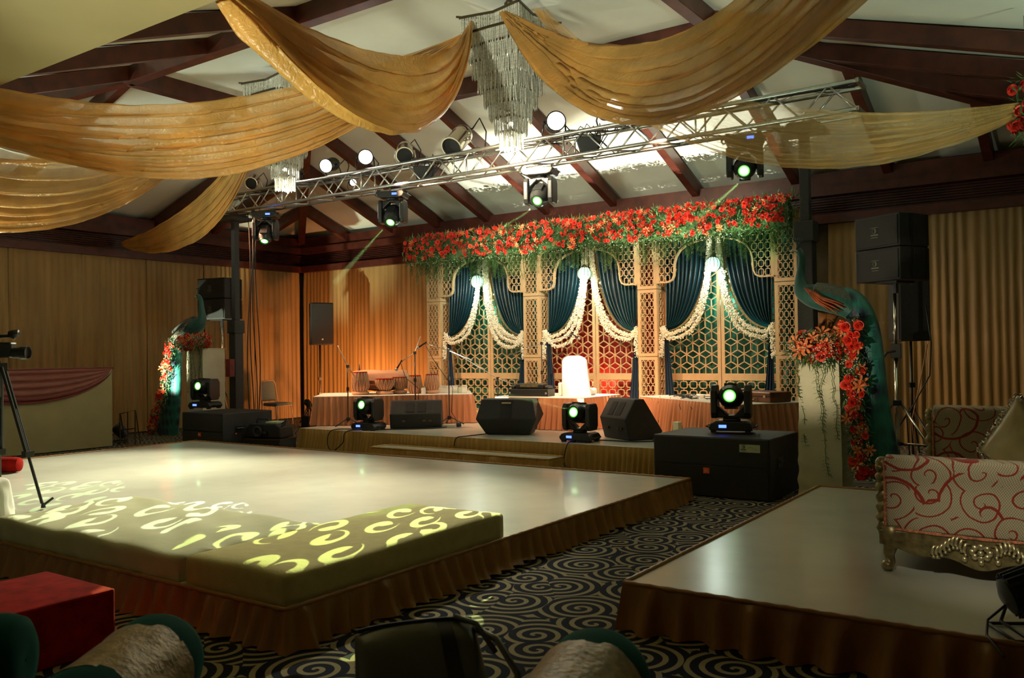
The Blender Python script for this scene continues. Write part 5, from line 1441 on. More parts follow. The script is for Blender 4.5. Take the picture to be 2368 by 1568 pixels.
# ------------------------------------------------------------------ peacocks
def peacock(label, plane_y, P, train, sc, wing, headdir, legs, yoff=0, flip=1, wingmat='wing'):
    """P: (px, py, radius) spine from head to rump, read on the plane y; train: (px, py, half width, thickness)"""
    org = ony(P[3][0], P[3][1], plane_y)
    t = thing('peacock_statue', label, 'statue', tuple(org), 0, 'peacock statues')
    L = lambda px, py, dy=0: ony(px, py, plane_y)-org+Vector((0, dy, 0))
    def spline(pts, n=6):
        V = [pts[0]]+pts+[pts[-1]]; out = []
        for i in range(1, len(V)-2):
            for k in range(n):
                t_ = k/n; out.append([.5*((2*b)+(-a+c_)*t_+(2*a-5*b+4*c_-d)*t_*t_+(-a+3*b-3*c_+d)*t_**3) for a, b, c_, d in zip(V[i-1], V[i], V[i+1], V[i+2])])
        out.append(V[-1]); return out
    q = spline([[*L(a, b), r_] for a, b, r_ in P])
    m = MB(); m.tube([p[:3] for p in q], [p[3] for p in q], 18)
    b = obj('body', m, MT['neck'], t, smooth=True)
    q = spline([[*L(a, b_, .02), w_, h_] for a, b_, w_, h_ in train])
    m = MB(); pts = [Vector(p[:3]) for p in q]
    for i, p in enumerate(pts):
        pass
    vs = []; n = 20
    for i, p in enumerate(pts):
        d = (pts[min(i+1, len(pts)-1)]-pts[max(0, i-1)]).normalized(); yv = Vector((0, 1, 0)); x = d.cross(yv).normalized()
        for k in range(n):
            a = 2*math.pi*k/n; vs.append(p+x*math.cos(a)*q[i][3]+yv*math.sin(a)*q[i][4])
    m.add(vs, [(i*n+k, i*n+(k+1) % n, (i+1)*n+(k+1) % n, (i+1)*n+k) for i in range(len(pts)-1) for k in range(n)]+[tuple(range(n)), tuple(range((len(pts)-1)*n, len(pts)*n))])
    obj('train', m, MT['train'], t, smooth=True)
    # saddle of scaly back feathers
    bb = [(a, b_-6*sc, r_*.93) for a, b_, r_ in P[5:]]
    q = spline([[*L(a, b_), r_] for a, b_, r_ in bb]); m = MB(); m.tube([p[:3] for p in q], [p[3]*1.0 for p in q], 18); obj('back_feathers', m, MT['back'], t, smooth=True)
    # folded wing: long primaries
    m = MB(); 
    for k, (a, b_) in enumerate(wing[1:]):
        p0 = L(*wing[0], -.115*sc-.004*k); p1 = L(a, b_, -.125*sc-.004*k); d = (p1-p0); mid = p0+d*.5+Vector((0, -.03*sc, -.015*sc))
        m.tube([p0, p0+d*.25+Vector((0, -.02*sc, 0)), mid, p0+d*.8, p1], [(.012*sc, .006), (.024*sc, .010), (.027*sc, .010), (.022*sc, .008), (.006, .004)], 8)
    obj('wing', m, MT[wingmat], t, smooth=True)
    hx, hy = P[0][0], P[0][1]; tip = L(*headdir); h = L(hx, hy)
    m = MB(); m.tube([h+(tip-h)*.4, h+(tip-h)*.7, tip], [.020*sc, .014*sc, .003], 8); obj('beak', m, MT['beak'], t, smooth=True)
    m = MB(); m.ball(tuple(h+Vector((0, -P[0][2]*.9, .004))), .008*sc, 8, 6); lab(obj('eye', m, MT['darkskin'], t, smooth=True), 'dark eye')
    m = MB(); m.box(tuple(h+(tip-h)*.15+Vector((0, -P[0][2]*.95, -.012*sc))), (.035*sc, .005, .012*sc), rot=(0, .3, 0)); lab(obj('cheek_patch', m, MT['jasmine'], t), 'white cheek patch')
    m = MB()
    for k in range(5):
        e_ = h+Vector((.02*(k-2)*sc, 0, .10*sc)); m.tube([h+Vector((0, 0, P[0][2]*.8)), e_], .0025, 4); m.ball(tuple(e_), .007*sc, 6, 4)
    obj('crest', m, MT['neck'], t)
    for (a, b_, c_, d_) in legs:
        m = MB(); p0 = L(a, b_); p1 = L(c_, d_); m.tube([p0, p0+(p1-p0)*.45, p1], [.055*sc, .03*sc, .016*sc], 8)
        for s_ in (-1, 0, 1): m.tube([p1, p1+Vector((.05*s_*sc-.03*flip*sc, -.03, -.01))], .008*sc, 5)
        obj('leg', m, MT['legs'], t, smooth=True)
    return t, L, org
pkR, LR, oR = peacock('large peacock statue with long teal train standing on the right pedestal', 8.25,
    [(1845, 577, .032), (1853, 592, .034), (1853, 618, .036), (1851, 648, .052), (1858, 672, .085), (1885, 685, .115), (1920, 692, .125), (1955, 705, .115), (1975, 722, .09)],
    [(1925, 688, .09, .07), (1960, 694, .115, .10), (1986, 722, .12, .11), (2002, 770, .125, .10), (2010, 840, .13, .09), (2016, 920, .14, .08), (2026, 1000, .155, .07), (2040, 1075, .16, .05)],
    1.0, [(1870, 668), (1958, 706), (1962, 714), (1955, 722), (1945, 726), (1930, 722)], (1826, 581), [(1905, 725, 1893, 775), (1925, 728, 1912, 780)])
pkL, LL, oL = peacock('small dark peacock statue far left on the ivory pedestal, head turned back', 9.50,
    [(458, 684, .040), (464, 693, .042), (466, 712, .050), (467, 730, .070), (464, 744, .11), (452, 756, .15), (436, 764, .16), (420, 772, .13), (408, 780, .10)],
    [(425, 768, .11, .10), (409, 782, .13, .12), (403, 820, .16, .12), (400, 870, .20, .12), (394, 930, .26, .12), (386, 985, .32, .10), (382, 1008, .33, .08)],
    1.3, [(452, 748), (410, 785), (412, 790), (420, 790), (428, 788)], (447, 686), [(455, 772, 462, 793), (440, 776, 446, 795)], flip=-1, wingmat='wing2')

def flower_strip(label, loc, path, nrose, nlily, leafs, seed, w_):
    t = thing('flower_garland', label, 'garland', loc); rnd_ = random.Random(seed)
    P = [Vector(p) for p in path]
    def pick():
        s_ = rnd_.random()*(len(P)-1); i = min(len(P)-2, int(s_)); p = P[i]+(P[i+1]-P[i])*(s_-i)
        return p+Vector((rnd_.uniform(-w_, w_), rnd_.uniform(-.06, 0), rnd_.uniform(-.03, .03))), Vector((rnd_.uniform(-.7, .7), -1, rnd_.uniform(-.3, .6)))
    flower_things('rose', t, [(*pick(), rnd_.uniform(.55, .92)) for k in range(nrose)], 'rose', MT['rose'], seed)
    flower_things('lily', t, [(*pick(), rnd_.uniform(.7, 1.05)) for k in range(nlily)], 'lily', MT['lily'], seed+1)
    m = MB(); m2 = MB(); m3 = MB()
    for k in range(leafs):
        p, n = pick(); p.y += .04; p.x += rnd_.uniform(-.02, .02); leaf_blade(m if k % 4 else m2, p, n+Vector((rnd_.uniform(-1.5, 1.5), .4, rnd_.uniform(-1, .6))), rnd_.uniform(.05, .11), rnd_.uniform(.012, .024))
    for k in range(leafs//2):
        p, n = pick(); p.x *= 1.0; s_ = .0065
        m3.add([(p[0]+s_, p[1], p[2]), (p[0], p[1], p[2]+s_), (p[0]-s_, p[1], p[2]), (p[0], p[1], p[2]-s_), (p[0], p[1]-s_, p[2])], [(0, 1, 4), (1, 2, 4), (2, 3, 4), (3, 0, 4)])
    obj('foliage', m, MT['leaf'], t)['kind'] = 'stuff'; obj('pale_foliage', m2, MT['fern'], t)['kind'] = 'stuff'; obj('tiny_white_blossoms', m3, MT['jasmine'], t)['kind'] = 'stuff'
    return t
pts = [ony(a, b, 8.08) for a, b in ((1968, 742), (1966, 800), (1970, 860), (1976, 930), (1984, 1000), (1996, 1060), (2002, 1098))]
flower_strip('red rose and orange lily garland down the edge of the big peacock train', tuple(pts[0]), [p-pts[0] for p in pts], 70, 20, 1100, 61, .085)
pts = [ony(a, b, 9.34) for a, b in ((398, 785), (392, 830), (384, 880), (374, 930), (362, 970), (350, 1002))]
flower_strip('brightly lit red and white garland down the small left peacock train', tuple(pts[0]), [p-pts[0] for p in pts], 80, 22, 1100, 62, .11)

# floor spotlight for the left peacock
t = thing('floor_spotlight', 'small floor spotlight with white lit lens at the foot of left garland', 'stage light', (-13.98, 8.30, 0), R(150))
m = MB(); T = Matrix.Translation((0, 0, .20)) @ Euler((R(-38), 0, 0)).to_matrix().to_4x4(); m.lathe([(.04, -.14), (.09, -.12), (.105, .08), (.12, .09), (.12, .11), (.10, .11)], 20, T=T); b = obj('can_body', m, MT['black2'], t, smooth=35)
m = MB(); m.lathe([(.001, .105), (.1, .10)], 20, T=T, cap=False); lab(obj('lens', m, MT['hot'], b), 'white lit lens')
m = MB(); m.tube([(-.13, 0, .2), (-.15, .0, .02), (.15, 0, .02), (.13, 0, .2)], .011, 6); m.tube([(-.15, -.12, .012), (-.15, .12, .012)], .010, 6); m.tube([(.15, -.12, .012), (.15, .12, .012)], .010, 6); obj('floor_bracket', m, MT['black2'], t)

# ------------------------------------------------------------------ counter on the left
t = thing('counter', 'plain cream reception counter with a maroon cloth swag at left', 'counter', (-13.68, 6.45, 0))
m = MB(); m.box((0, 0, .65), (.62, 2.72, 1.28)); obj('counter_body', m, MT['cream'], t, bevel=.01)
m = MB(); m.box((0, 0, 1.285), (.66, 2.76, .03)); obj('countertop', m, MT['maroon'], t, bevel=.005)
def swag_front(z0, yr, dep, x, n=8, amp=.012, inner=0.0):
    m = MB()
    def fn(u, v):
        y = -yr+2*yr*u; e_ = max(0, 1-(2*u-1)**2); z = z0-dep*(e_**.62)*(inner+(1-inner)*v)
        return (x+.012+amp*math.sin(v*n*math.pi)*e_+.015*e_*v, y, z)
    m.grid(fn, 60, 24); return m
obj('swag_tissue', swag_front(1.275, 1.33, .44, .325), MT['maroon2'], t, smooth=True)
m = swag_front(1.275, 1.35, .50, .336, n=2, inner=.84); obj('swag_border', m, MT['maroon'], t, smooth=True)
t = thing('folding_frame', 'small dark metal folding frame at the right end of the counter', 'frame', (-13.35, 8.05, 0), R(30))
m = MB(); m.tube([(-.12, 0, .01), (-.12, 0, .52), (.14, 0, .58), (.14, 0, .01)], .014, 6); m.tube([(-.12, 0, .25), (.14, 0, .28)], .010, 6); m.tube([(0, .02, .02), (.0, .02, .55)], .010, 6); obj('metal_frame', m, MT['brass'], t)
m = MB(); m.tube([(-.12, .16, .01), (-.12, .02, .5)], .011, 6); m.tube([(.14, .16, .01), (.14, .02, .55)], .011, 6); obj('rear_leg', m, MT['brass'], t)

# ------------------------------------------------------------------ patterned sofa
def sofa_fabric():
    m_, nt, N, L, b = _nt('scroll_weave'); tc = N.new('ShaderNodeTexCoord')
    sp = N.new('ShaderNodeSeparateXYZ'); L.new(tc.outputs['Object'], sp.inputs[0])
    cb = N.new('ShaderNodeCombineXYZ'); s1 = math_node(N, L, 'ADD', sp.outputs[0], sp.outputs[1]); L.new(s1, cb.inputs[0]); L.new(sp.outputs[2], cb.inputs[1])
    nz = N.new('ShaderNodeTexNoise'); nz.inputs['Scale'].default_value = 4; L.new(cb.outputs[0], nz.inputs[0])
    ma = N.new('ShaderNodeVectorMath'); ma.operation = 'MULTIPLY_ADD'; ma.inputs[1].default_value = (.05, .05, 0); L.new(nz.outputs['Color'], ma.inputs[0]); L.new(cb.outputs[0], ma.inputs[2])
    k1, _ = swirl_nodes(N, L, ma.outputs[0], 5.6, 2.6, .13)
    k2, _ = swirl_nodes(N, L, ma.outputs[0], 3.1, 1.4, .07)
    k = math_node(N, L, 'MAXIMUM', k1, k2)
    wx = math_node(N, L, 'SINE', math_node(N, L, 'MULTIPLY', s1, 520)); wz = math_node(N, L, 'SINE', math_node(N, L, 'MULTIPLY', sp.outputs[2], 380))
    ww = math_node(N, L, 'MULTIPLY_ADD', math_node(N, L, 'MULTIPLY', wx, wz), .45, .52)
    mx = N.new('ShaderNodeMix'); mx.data_type = 'RGBA'; mx.inputs['A'].default_value = (.16, .10, .055, 1); mx.inputs['B'].default_value = (.60, .54, .37, 1); L.new(ww, mx.inputs['Factor'])
    m2 = N.new('ShaderNodeMix'); m2.data_type = 'RGBA'; m2.inputs['B'].default_value = (.26, .018, .008, 1); L.new(mx.outputs['Result'], m2.inputs['A']); L.new(k, m2.inputs['Factor'])
    L.new(m2.outputs['Result'], b.inputs['Base Color']); b.inputs['Roughness'].default_value = .75; b.inputs['Sheen Weight'].default_value = .15
    bp = N.new('ShaderNodeBump'); bp.inputs['Strength'].default_value = .4; bp.inputs['Distance'].default_value = .003; L.new(ww, bp.inputs['Height']); L.new(bp.outputs[0], b.inputs['Normal'])
    return m_
MT['scroll'] = sofa_fabric()
t = thing('sofa', 'vintage sofa in red scroll fabric with carved gilt frame on right platform', 'sofa', (-1.04, 4.98, .246))
SW = .98; SL = 1.66
def cabriole(x, y, fx, fy):
    m = MB(); m.tube([(x, y, .24), (x+.01*fx, y+.01*fy, .17), (x-.008*fx, y-.008*fy, .08), (x, y, .04), (x-.012*fx, y-.012*fy, .018), (x-.03*fx, y-.03*fy, .012)], [.055, .046, .030, .026, .034, .022], 12)
    return m
for (x, y, fx, fy) in ((.05, .03, 1, 1), (SW-.05, .03, -1, 1), (.05, SL, 1, -1), (SW-.05, SL, -1, -1)):
    obj('leg', cabriole(x, y, fx, fy), MT['gilt'], t, smooth=True)
def apron(T, L):
    m = MB(); n = 40; poly = []
    top = [(L*k/n, .215) for k in range(n+1)]
    bot = []
    for k in range(n, -1, -1):
        u = k/n; d = .05+.065*math.sin(math.pi*u)**1.2 - .02*math.cos(u*math.pi*6)*math.sin(math.pi*u)
        bot.append((L*u, .185-d))
    m.prism(top+bot, .05, T=T); return m
A0 = Matrix.Translation((0, .02, 0)); obj('front_apron', apron(A0, SW), MT['gilt'], t, bevel=.006)
obj('front_apron', apron(Matrix.Translation((0, SL, 0)), SW), MT['gilt'], t, bevel=.006)
obj('side_apron', apron(Matrix.Translation((.03, 0, 0)) @ Matrix.Rotation(R(90), 4, 'Z'), SL), MT['gilt'], t, bevel=.006)
m = MB(); rnd = random.Random(9)
cx_ = SW/2
for k in range(9):      # carved flower and leaves
    a = k*2*math.pi/8
    if k < 8: m.ball((cx_+.040*math.cos(a), -.015, .145+.030*math.sin(a)), .018, 8, 6, sc=(1, .6, 1))
    else: m.ball((cx_, -.022, .145), .016, 8, 6)
for s_ in (-1, 1):
    for j in range(9):
        u = j/8; x = cx_+s_*(.06+.15*u); z = .150+.03*math.sin(u*5)
        m.tube([(x, -.008, z-.03), (x+s_*.018, -.022, z+.0), (x+s_*.008, -.014, z+.034), (x-s_*.014, -.010, z+.030)], [.004, .011, .009, .003], 6)
        m.ball((x+s_*.01, -.014, z-.022), .010, 6, 5)
for j in range(3):
    m.ball((cx_+.075*(j-1), -.012, .095+.01*abs(j-1)), .016, 8, 6)
lab(obj('carved_ornament', m, MT['giltlit'], t, smooth=True), 'gilt carved flower ornament in a lit tone')
def post(x, y, h):
    m = MB(); P = []; n = 40
    for k in range(n): P.append((x+.006*math.cos(k*1.1), y+.006*math.sin(k*1.1), .19+(h-.19)*k/(n-1)))
    m.tube(P, [.030+.004*math.sin(k*2.2) for k in range(n)], 12); m.ball((x, y, h+.01), .036, 12, 8); return m
def scroll_arm(y, h, nm):
    m = MB()
    # outer panel with rolled top
    prof = [(.012, .215), (-.004, .30), (.0, .42), (-.010, h-.10), (-.03, h-.05), (-.02, h), (.03, h+.015), (.09, h-.01), (.12, h-.06), (.11, h-.12), (.12, .42), (.12, .22)]
    vs = [(x, y+p[0], p[1]) for x in (.035, SW-.0) for p in prof]; n = len(prof)
    m.add(vs, [tuple(range(n))[::-1], tuple(range(n, 2*n))]+[(i, (i+1) % n, (i+1) % n+n, i+n) for i in range(n)])
    o = obj(nm, m, MT['scroll'], t, bevel=.012, smooth=45)
    c_ = MB(); P = [(.035, y-.006, .23+(h-.23)*k/12) for k in range(13)]; c_.tube(P[::-1]+[(.05+(SW-.06)*k/16, y-.006, .225-.012*math.sin(math.pi*k/16)) for k in range(17)], [.009 if k % 2 else .007 for k in range(30)], 6)
    lab(obj('twisted_cord', c_, MT['cord'], o), 'red and gold twisted cord')
    return o
scroll_arm(0, .605, 'near_arm'); scroll_arm(SL-.06, .78, 'far_arm')
obj('arm_post', post(.015, .035, .56), MT['gilt'], t, smooth=True); obj('arm_post', post(.015, SL-.03, .73), MT['gilt'], t, smooth=True)
m = MB(); m.box((.46, SL/2, .29), (.88, SL-.26, .16)); obj('seat', m, MT['scroll'], t, bevel=.04)
m = MB(); m.box((SW+.03, SL/2, .50), (.14, SL, .62)); obj('backrest', m, MT['scroll'], t, bevel=.04)
lab(thing('cushion', 'gold satin cushion with sequinned edge leaning on the sofa back', 'cushion', (-.42, 5.78, .63), R(-20)), 'gold satin cushion with sequinned edge leaning on the sofa back')
cu = bpy.data.objects['cushion']
def pillow(w_, h_, d_, T):
    m = MB()
    def fn(u, v):
        x = (u-.5)*2; z = (v-.5)*2; e_ = (1-abs(x)**2.6)*(1-abs(z)**2.6); return (x*w_/2*(1-.05*(1-z*z)), -d_*max(0, e_)**.5, z*h_/2*(1-.05*(1-x*x)))
    m.grid(fn, 20, 20, T=T)
    def fb(u, v):
        p = fn(u, v); return (p[0], -p[1], p[2])
    m.grid(fb, 20, 20, T=T); return m
Tc = Matrix.Translation((.05, 0, .22)) @ Matrix.Rotation(R(38), 4, 'Y') @ Matrix.Rotation(R(12), 4, 'X')
obj('cushion_cover', pillow(.46, .46, .085, Tc), mat('gold_satin_cushion', (.52, .44, .24), .3, var=.15, sheen=.3), cu, smooth=True)
m = MB(); rnd = random.Random(4)
for k in range(520):
    s_ = rnd.random()*4; e_ = s_ % 1; c4 = [(-1, -1), (1, -1), (1, 1), (-1, 1), (-1, -1)]; i = int(s_); x = c4[i][0]+(c4[i+1][0]-c4[i][0])*e_; z = c4[i][1]+(c4[i+1][1]-c4[i][1])*e_
    q = .95+.07*rnd.random(); m.box((x*.23*q, rnd.uniform(-.035, .015), z*.23*q), (.013, .003, .013), rot=(rnd.random(), rnd.random(), rnd.random()), T=Tc)
lab(obj('sequin_trim', m, MT['chrome'], cu), 'glittering sequin trim')
m = MB(); 
o = obj('cushion', pillow(.42, .42, .09, Matrix.Translation((0, 0, .21)) @ Matrix.Rotation(R(-18), 4, 'X') @ Matrix.Rotation(R(6), 4, 'Y')), MT['red'], smooth=True)
o.location = (-.14, 6.05, .62); o.rotation_euler = (0, 0, R(-60)); tag(o, 'red cushion peeking out behind the gold sequinned cushion', 'cushion')

# par can standing on the platform, bottom right
p = onz(2330, 1490, .237)
t = thing('floor_spotlight', 'black finned spotlight on bent stand at the front edge of right platform', 'stage light', (p.x+.07, 4.20, .237), R(120))
m = MB(); T = Matrix.Translation((0, 0, .19)) @ Euler((R(70), 0, 0)).to_matrix().to_4x4()
m.lathe([(.03, -.12), (.075, -.10), (.085, .06), (.098, .07), (.098, .10), (.08, .10)], 24, T=T)
for k in range(18):
    a = 2*math.pi*k/18; m.beam(tuple(T @ Vector((.088*math.cos(a), .088*math.sin(a), -.09))), tuple(T @ Vector((.092*math.cos(a), .092*math.sin(a), .05))), .006, .018)
obj('can_body', m, MT['black2'], t, smooth=35)
m = MB(); m.tube([(-.11, 0, .2), (-.13, .03, .10), (-.11, .07, .02), (.11, .07, .02), (.13, .03, .10), (.11, 0, .2)], .008, 6); m.tube([(-.12, 0, .2), (-.15, 0, .2)], .022, 10); m.tube([(-.12, -.10, .008), (-.12, .12, .008), (.12, .12, .008), (.12, -.1, .008)], .008, 6); obj('bent_stand', m, MT['black2'], t, smooth=True)
m = MB(); m.tube([(.0, .1, .12), (.03, .16, .05), (-.05, .2, .01), (-.3, .25, .01)], .006, 5); obj('power_cord', m, MT['cable'], t, smooth=True)

# ------------------------------------------------------------------ nearest objects, on the low red divan below the frame
def world_at(r_, d_, z): v = RT*r_+FW*d_; return (v.x, v.y, z)
VA_ = math.atan2(RT.y, RT.x)
DZ = .36
t = thing('divan', 'low red velvet divan along the bottom edge under bolsters and bag', 'divan', world_at(-.4, 2.0, 0), VA_)
m = MB(); m.box((0, 0, DZ/2+.03), (4.2, 1.66, DZ-.07)); obj('divan_base', m, MT['red'], t, bevel=.02)
m = MB(); m.box((0, 0, DZ-.04), (4.24, 1.70, .08)); obj('divan_mattress', m, MT['red'], t, bevel=.03)
def bolster(label, r_, d_, yaw, L, rad):
    t = thing('bolster', label, 'bolster', world_at(r_, d_, DZ+.001), VA_+yaw, 'teal and gold bolsters')
    for sx in (-1, 1):
        m = MB(); T = Matrix.Translation((0, 0, rad)) @ Matrix.Rotation(R(90)*sx, 4, 'Y')
        m.lathe([(rad*1.0, L*.24), (rad*1.02, L*.30), (rad*1.01, L*.40), (rad*.92, L*.465), (rad*.70, L*.495), (rad*.35, L*.50), (.004, L*.492)], 28, T=T, cap=False); lab(obj('velvet_end', m, MT['teal'], t, smooth=True), 'teal velvet end')
    m = MB(); T = Matrix.Translation((0, 0, rad)) @ Matrix.Rotation(R(90), 4, 'Y')
    def fn(u, v):
        a = 2*math.pi*u; x = (v-.5)*L*.54; rr = rad*1.015+.006*pnoise(Vector((math.cos(a)*3, math.sin(a)*3, x*9)))+.004*math.sin(a*3+x*40)*abs(v-.5)
        return (rr*math.cos(a), rr*math.sin(a), x)
    m.grid(fn, 48, 14, T=T); lab(obj('brocade_band', m, MT['goldb'], t, smooth=True), 'crumpled gold brocade band')
    return t
bolster('teal and gold bolster between red block and black cloth', -1.12, 2.42, R(90), .66, .145)
bolster('teal ended bolster cut off at left, in front of red velvet block', -1.86, 2.66, R(8), .66, .145)
bolster('teal and gold bolster right of the black leather bag', .135, 2.18, R(70), .70, .152)
# red velvet block on the carpet
m = MB(); m.box((0, 0, .15), (.66, 1.0, .30)); o = obj('red_block', m, MT['red'], bevel=.012); o.location = (-4.42, 1.90, 0); tag(o, 'plain red velvet covered block on the carpet at lower left', 'block')
# leather bag
t = thing('leather_bag', 'black leather bag with a flat strap at bottom centre', 'bag', world_at(-.235, 2.36, DZ+.001), VA_+R(18))
m = MB()
def bagf(sgn):
    def fn(u, v):
        x = (u-.5)*.40; z = v*.32; e_ = (1-abs(2*u-1)**5)*(1-abs(2*v-1)**5)
        th_ = .075*max(0, e_)**.35*(1-.25*v)+.012*pnoise(Vector((x*9, z*9, sgn)))*e_
        return (x*(1-.10*v), sgn*th_+.62*z, z*.92-.02*abs(2*u-1)**3*v)
    return fn
m.grid(bagf(-1), 28, 24); m.grid(bagf(1), 28, 24); obj('bag_body', m, MT['leather'], t, smooth=True)
m = MB()
def fn(u, v): x, y, z = bagf(-1)(.66+.12*u, v); return (x, y-.006, z)
m.grid(fn, 4, 24); lab(obj('strap', m, MT['cable'], t, smooth=True), 'flat matt strap')
m = MB(); m.tube([(-.17+.34*k/20, .20, .297-.01*abs(k/10-1)**3) for k in range(21)], .006, 6); obj('zip_edge', m, MT['cable'], t)
m = MB(); m.tube([(.17, .17, .27), (.22, .10, .25), (.25, 0, .18), (.24, -.02, .08), (.20, -.03, .02)], .010, 6); m.tube([(.12, .20, .30), (.17, .14, .29), (.21, .08, .22)], .008, 6); obj('carry_handle', m, MT['leather'], t, smooth=True)
# crumpled black cloth
m = MB()
def fn(u, v):
    x = (u-.5)*.60; y = (v-.5)*.42; e_ = max(0, (1-(2*u-1)**2)*(1-(2*v-1)**2)); z = .012+.14*e_**.6+.05*pnoise(Vector((x*7, y*7, 3)))*e_+.02*pnoise(Vector((x*20, y*20, 1)))*e_
    return (x, y, z)
m.grid(fn, 50, 36); o = obj('crumpled_jacket', m, mat('matt_black_cloth', (.012, .013, .018), .95), smooth=True); o.location = world_at(-.68, 2.42, DZ+.001); o.rotation_euler = (0, 0, VA_); tag(o, 'crumpled black cloth between left bolster and leather bag', 'clothing')

# ------------------------------------------------------------------ left edge: camera operator, things on the dance floor
m = MB(); T = Matrix.Rotation(R(90), 4, 'Y')
m.lathe([(.02, -.30), (.075, -.28), (.085, -.2), (.085, .22), (.075, .28), (.02, .30)], 20, T=T); q = onz(10, 1094, .2)
o = obj('red_bolster', m, MT['red'], smooth=40); o.location = (q.x-.12, q.y-.05, .2+.088); o.rotation_euler = (0, 0, VA_); tag(o, 'small red bolster at left edge of the dance floor behind tripod', 'bolster')
q = onz(-6, 1205, .2); m = MB()
def fn(u, v):
    a = 2*math.pi*u; r_ = .12*(1-.35*v)*(1+.08*math.sin(a*5+v*4)+.1*pnoise(Vector((math.cos(a)*2, math.sin(a)*2, v*4)))); 
    if v > .86: r_ *= math.sqrt(max(0, 1-((v-.86)/.14)**2))+.01
    return (r_*math.cos(a), r_*math.sin(a), .34*v)
m.grid(fn, 30, 20); o = obj('white_cloth_bundle', m, MT['white'], smooth=True); o.location = (q.x, q.y, .202); tag(o, 'white cloth bundle at far left edge, lit green by the pattern beam', 'cloth')

ft = onz(100, 1178, .2); ap = atd(-4, 838, 7.15)
t = thing('camera_tripod', 'black tripod standing on the dance floor at left edge', 'tripod', (ap.x, ap.y, .202))
rad_ = math.hypot(ft.x-ap.x, ft.y-ap.y); a0 = math.atan2(ft.y-ap.y, ft.x-ap.x); hz = ap.z-.202-.04
for k in range(3):
    a = a0+k*2*math.pi/3; e_ = Vector((rad_*math.cos(a), rad_*math.sin(a), .012)); s_ = Vector((.04*math.cos(a), .04*math.sin(a), hz)); d = e_-s_; n_ = Vector((-math.sin(a), math.cos(a), 0))*.022
    m = MB(); m.tube([s_+n_, s_+d*.62+n_], .014, 8); m.tube([s_-n_, s_+d*.62-n_], .014, 8); m.tube([s_+d*.3, s_+d*.97], .013, 8); m.box(tuple(s_+d*.62), (.07, .07, .05)); lg = obj('leg', m, MT['black2'], t, smooth=40)
    m = MB(); m.tube([e_+Vector((0, 0, .04)), e_], [.014, .020], 8); m.tube([e_+Vector((0, 0, .02)), e_+Vector((.08*math.cos(a0+.9), .08*math.sin(a0+.9), .07))], .010, 6); obj('rubber_foot', m, MT['black2'], lg)
m = MB(); m.tube([(0, 0, hz-.25), (0, 0, hz+.05)], .02, 8); m.box((0, 0, hz), (.10, .10, .07)); obj('tripod_head', m, MT['black2'], t)
cr_ = VA_
t = thing('video_camera', 'black video camera with side screen on the tripod at left edge', 'video camera', (ap.x, ap.y, ap.z+.012), VA_)
m = MB(); m.box((-.02, 0, .09), (.30, .10, .13)); obj('camera_body', m, MT['black2'], t, bevel=.015)
m = MB(); T = Matrix.Translation((.13, 0, .065)) @ Matrix.Rotation(R(90), 4, 'Y'); m.lathe([(.045, 0), (.048, .06), (.056, .065), (.056, .12), (.05, .12), (.046, .10)], 20, T=T); obj('lens_barrel', m, MT['black2'], t, smooth=35)
m = MB(); m.tube([(-.10, 0, .15), (-.08, 0, .20), (.10, 0, .21), (.14, 0, .19)], .016, 8); m.tube([(.10, 0, .22), (.17, -.01, .23)], .03, 10); obj('top_handle', m, MT['black2'], t, smooth=True)
m = MB(); m.box((-.05, -.075, .19), (.10, .02, .06)); sc_ = obj('side_screen', m, MT['black2'], t); m = MB(); m.box((-.05, -.087, .19), (.08, .004, .045)); lab(obj('screen_picture', m, MT['bluelcd'], sc_), 'lit blue screen')

# operator: one continuous skinned body, hand on the camera
base = atd(-118, 900, 7.25); bx_, by_ = base.x, base.y
def rel(v): return Vector(v)-Vector((bx_, by_, .202))
RTv, FWv = RT, FW
hand = Vector((ap.x, ap.y, ap.z+.07))-RTv*.06-FWv*.07-Vector((0, 0, .03))
hand = rel(hand)
def B(r_, d_, z): return RTv*r_+FWv*d_+Vector((0, 0, z))
J = {'pel': (B(0, 0, .95), .135), 'sp1': (B(0, 0, 1.10), .125), 'sp2': (B(.01, .0, 1.28), .14), 'nk': (B(.03, 0, 1.46), .055), 'hd0': (B(.05, 0, 1.53), .060), 'hd1': (B(.065, 0, 1.61), .093), 'hd2': (B(.06, 0, 1.69), .080),
     'shR': (B(.02, -.18, 1.40), .065), 'elR': (hand*.45+B(.0, -.26, 1.16)*.55, .045), 'wrR': (hand-RTv*.06, .028), 'haR': (hand, .035),
     'shL': (B(.02, .18, 1.40), .065), 'elL': (B(.05, .26, 1.12), .045), 'wrL': (B(.22, .16, 1.14), .030), 'haL': (B(.27, .12, 1.16), .034),
     'hpR': (B(0, -.10, .90), .095), 'knR': (B(.03, -.12, .49), .062), 'anR': (B(0, -.13, .08), .042), 'toR': (B(.16, -.14, .035), .035),
     'hpL': (B(0, .10, .90), .095), 'knL': (B(.03, .12, .49), .062), 'anL': (B(0, .13, .08), .042), 'toL': (B(.16, .14, .035), .035)}
names = list(J); E_ = [('pel', 'sp1'), ('sp1', 'sp2'), ('sp2', 'nk'), ('nk', 'hd0'), ('hd0', 'hd1'), ('hd1', 'hd2'), ('sp2', 'shR'), ('shR', 'elR'), ('elR', 'wrR'), ('wrR', 'haR'), ('sp2', 'shL'), ('shL', 'elL'), ('elL', 'wrL'), ('wrL', 'haL'),
      ('pel', 'hpR'), ('hpR', 'knR'), ('knR', 'anR'), ('anR', 'toR'), ('pel', 'hpL'), ('hpL', 'knL'), ('knL', 'anL'), ('anL', 'toL')]
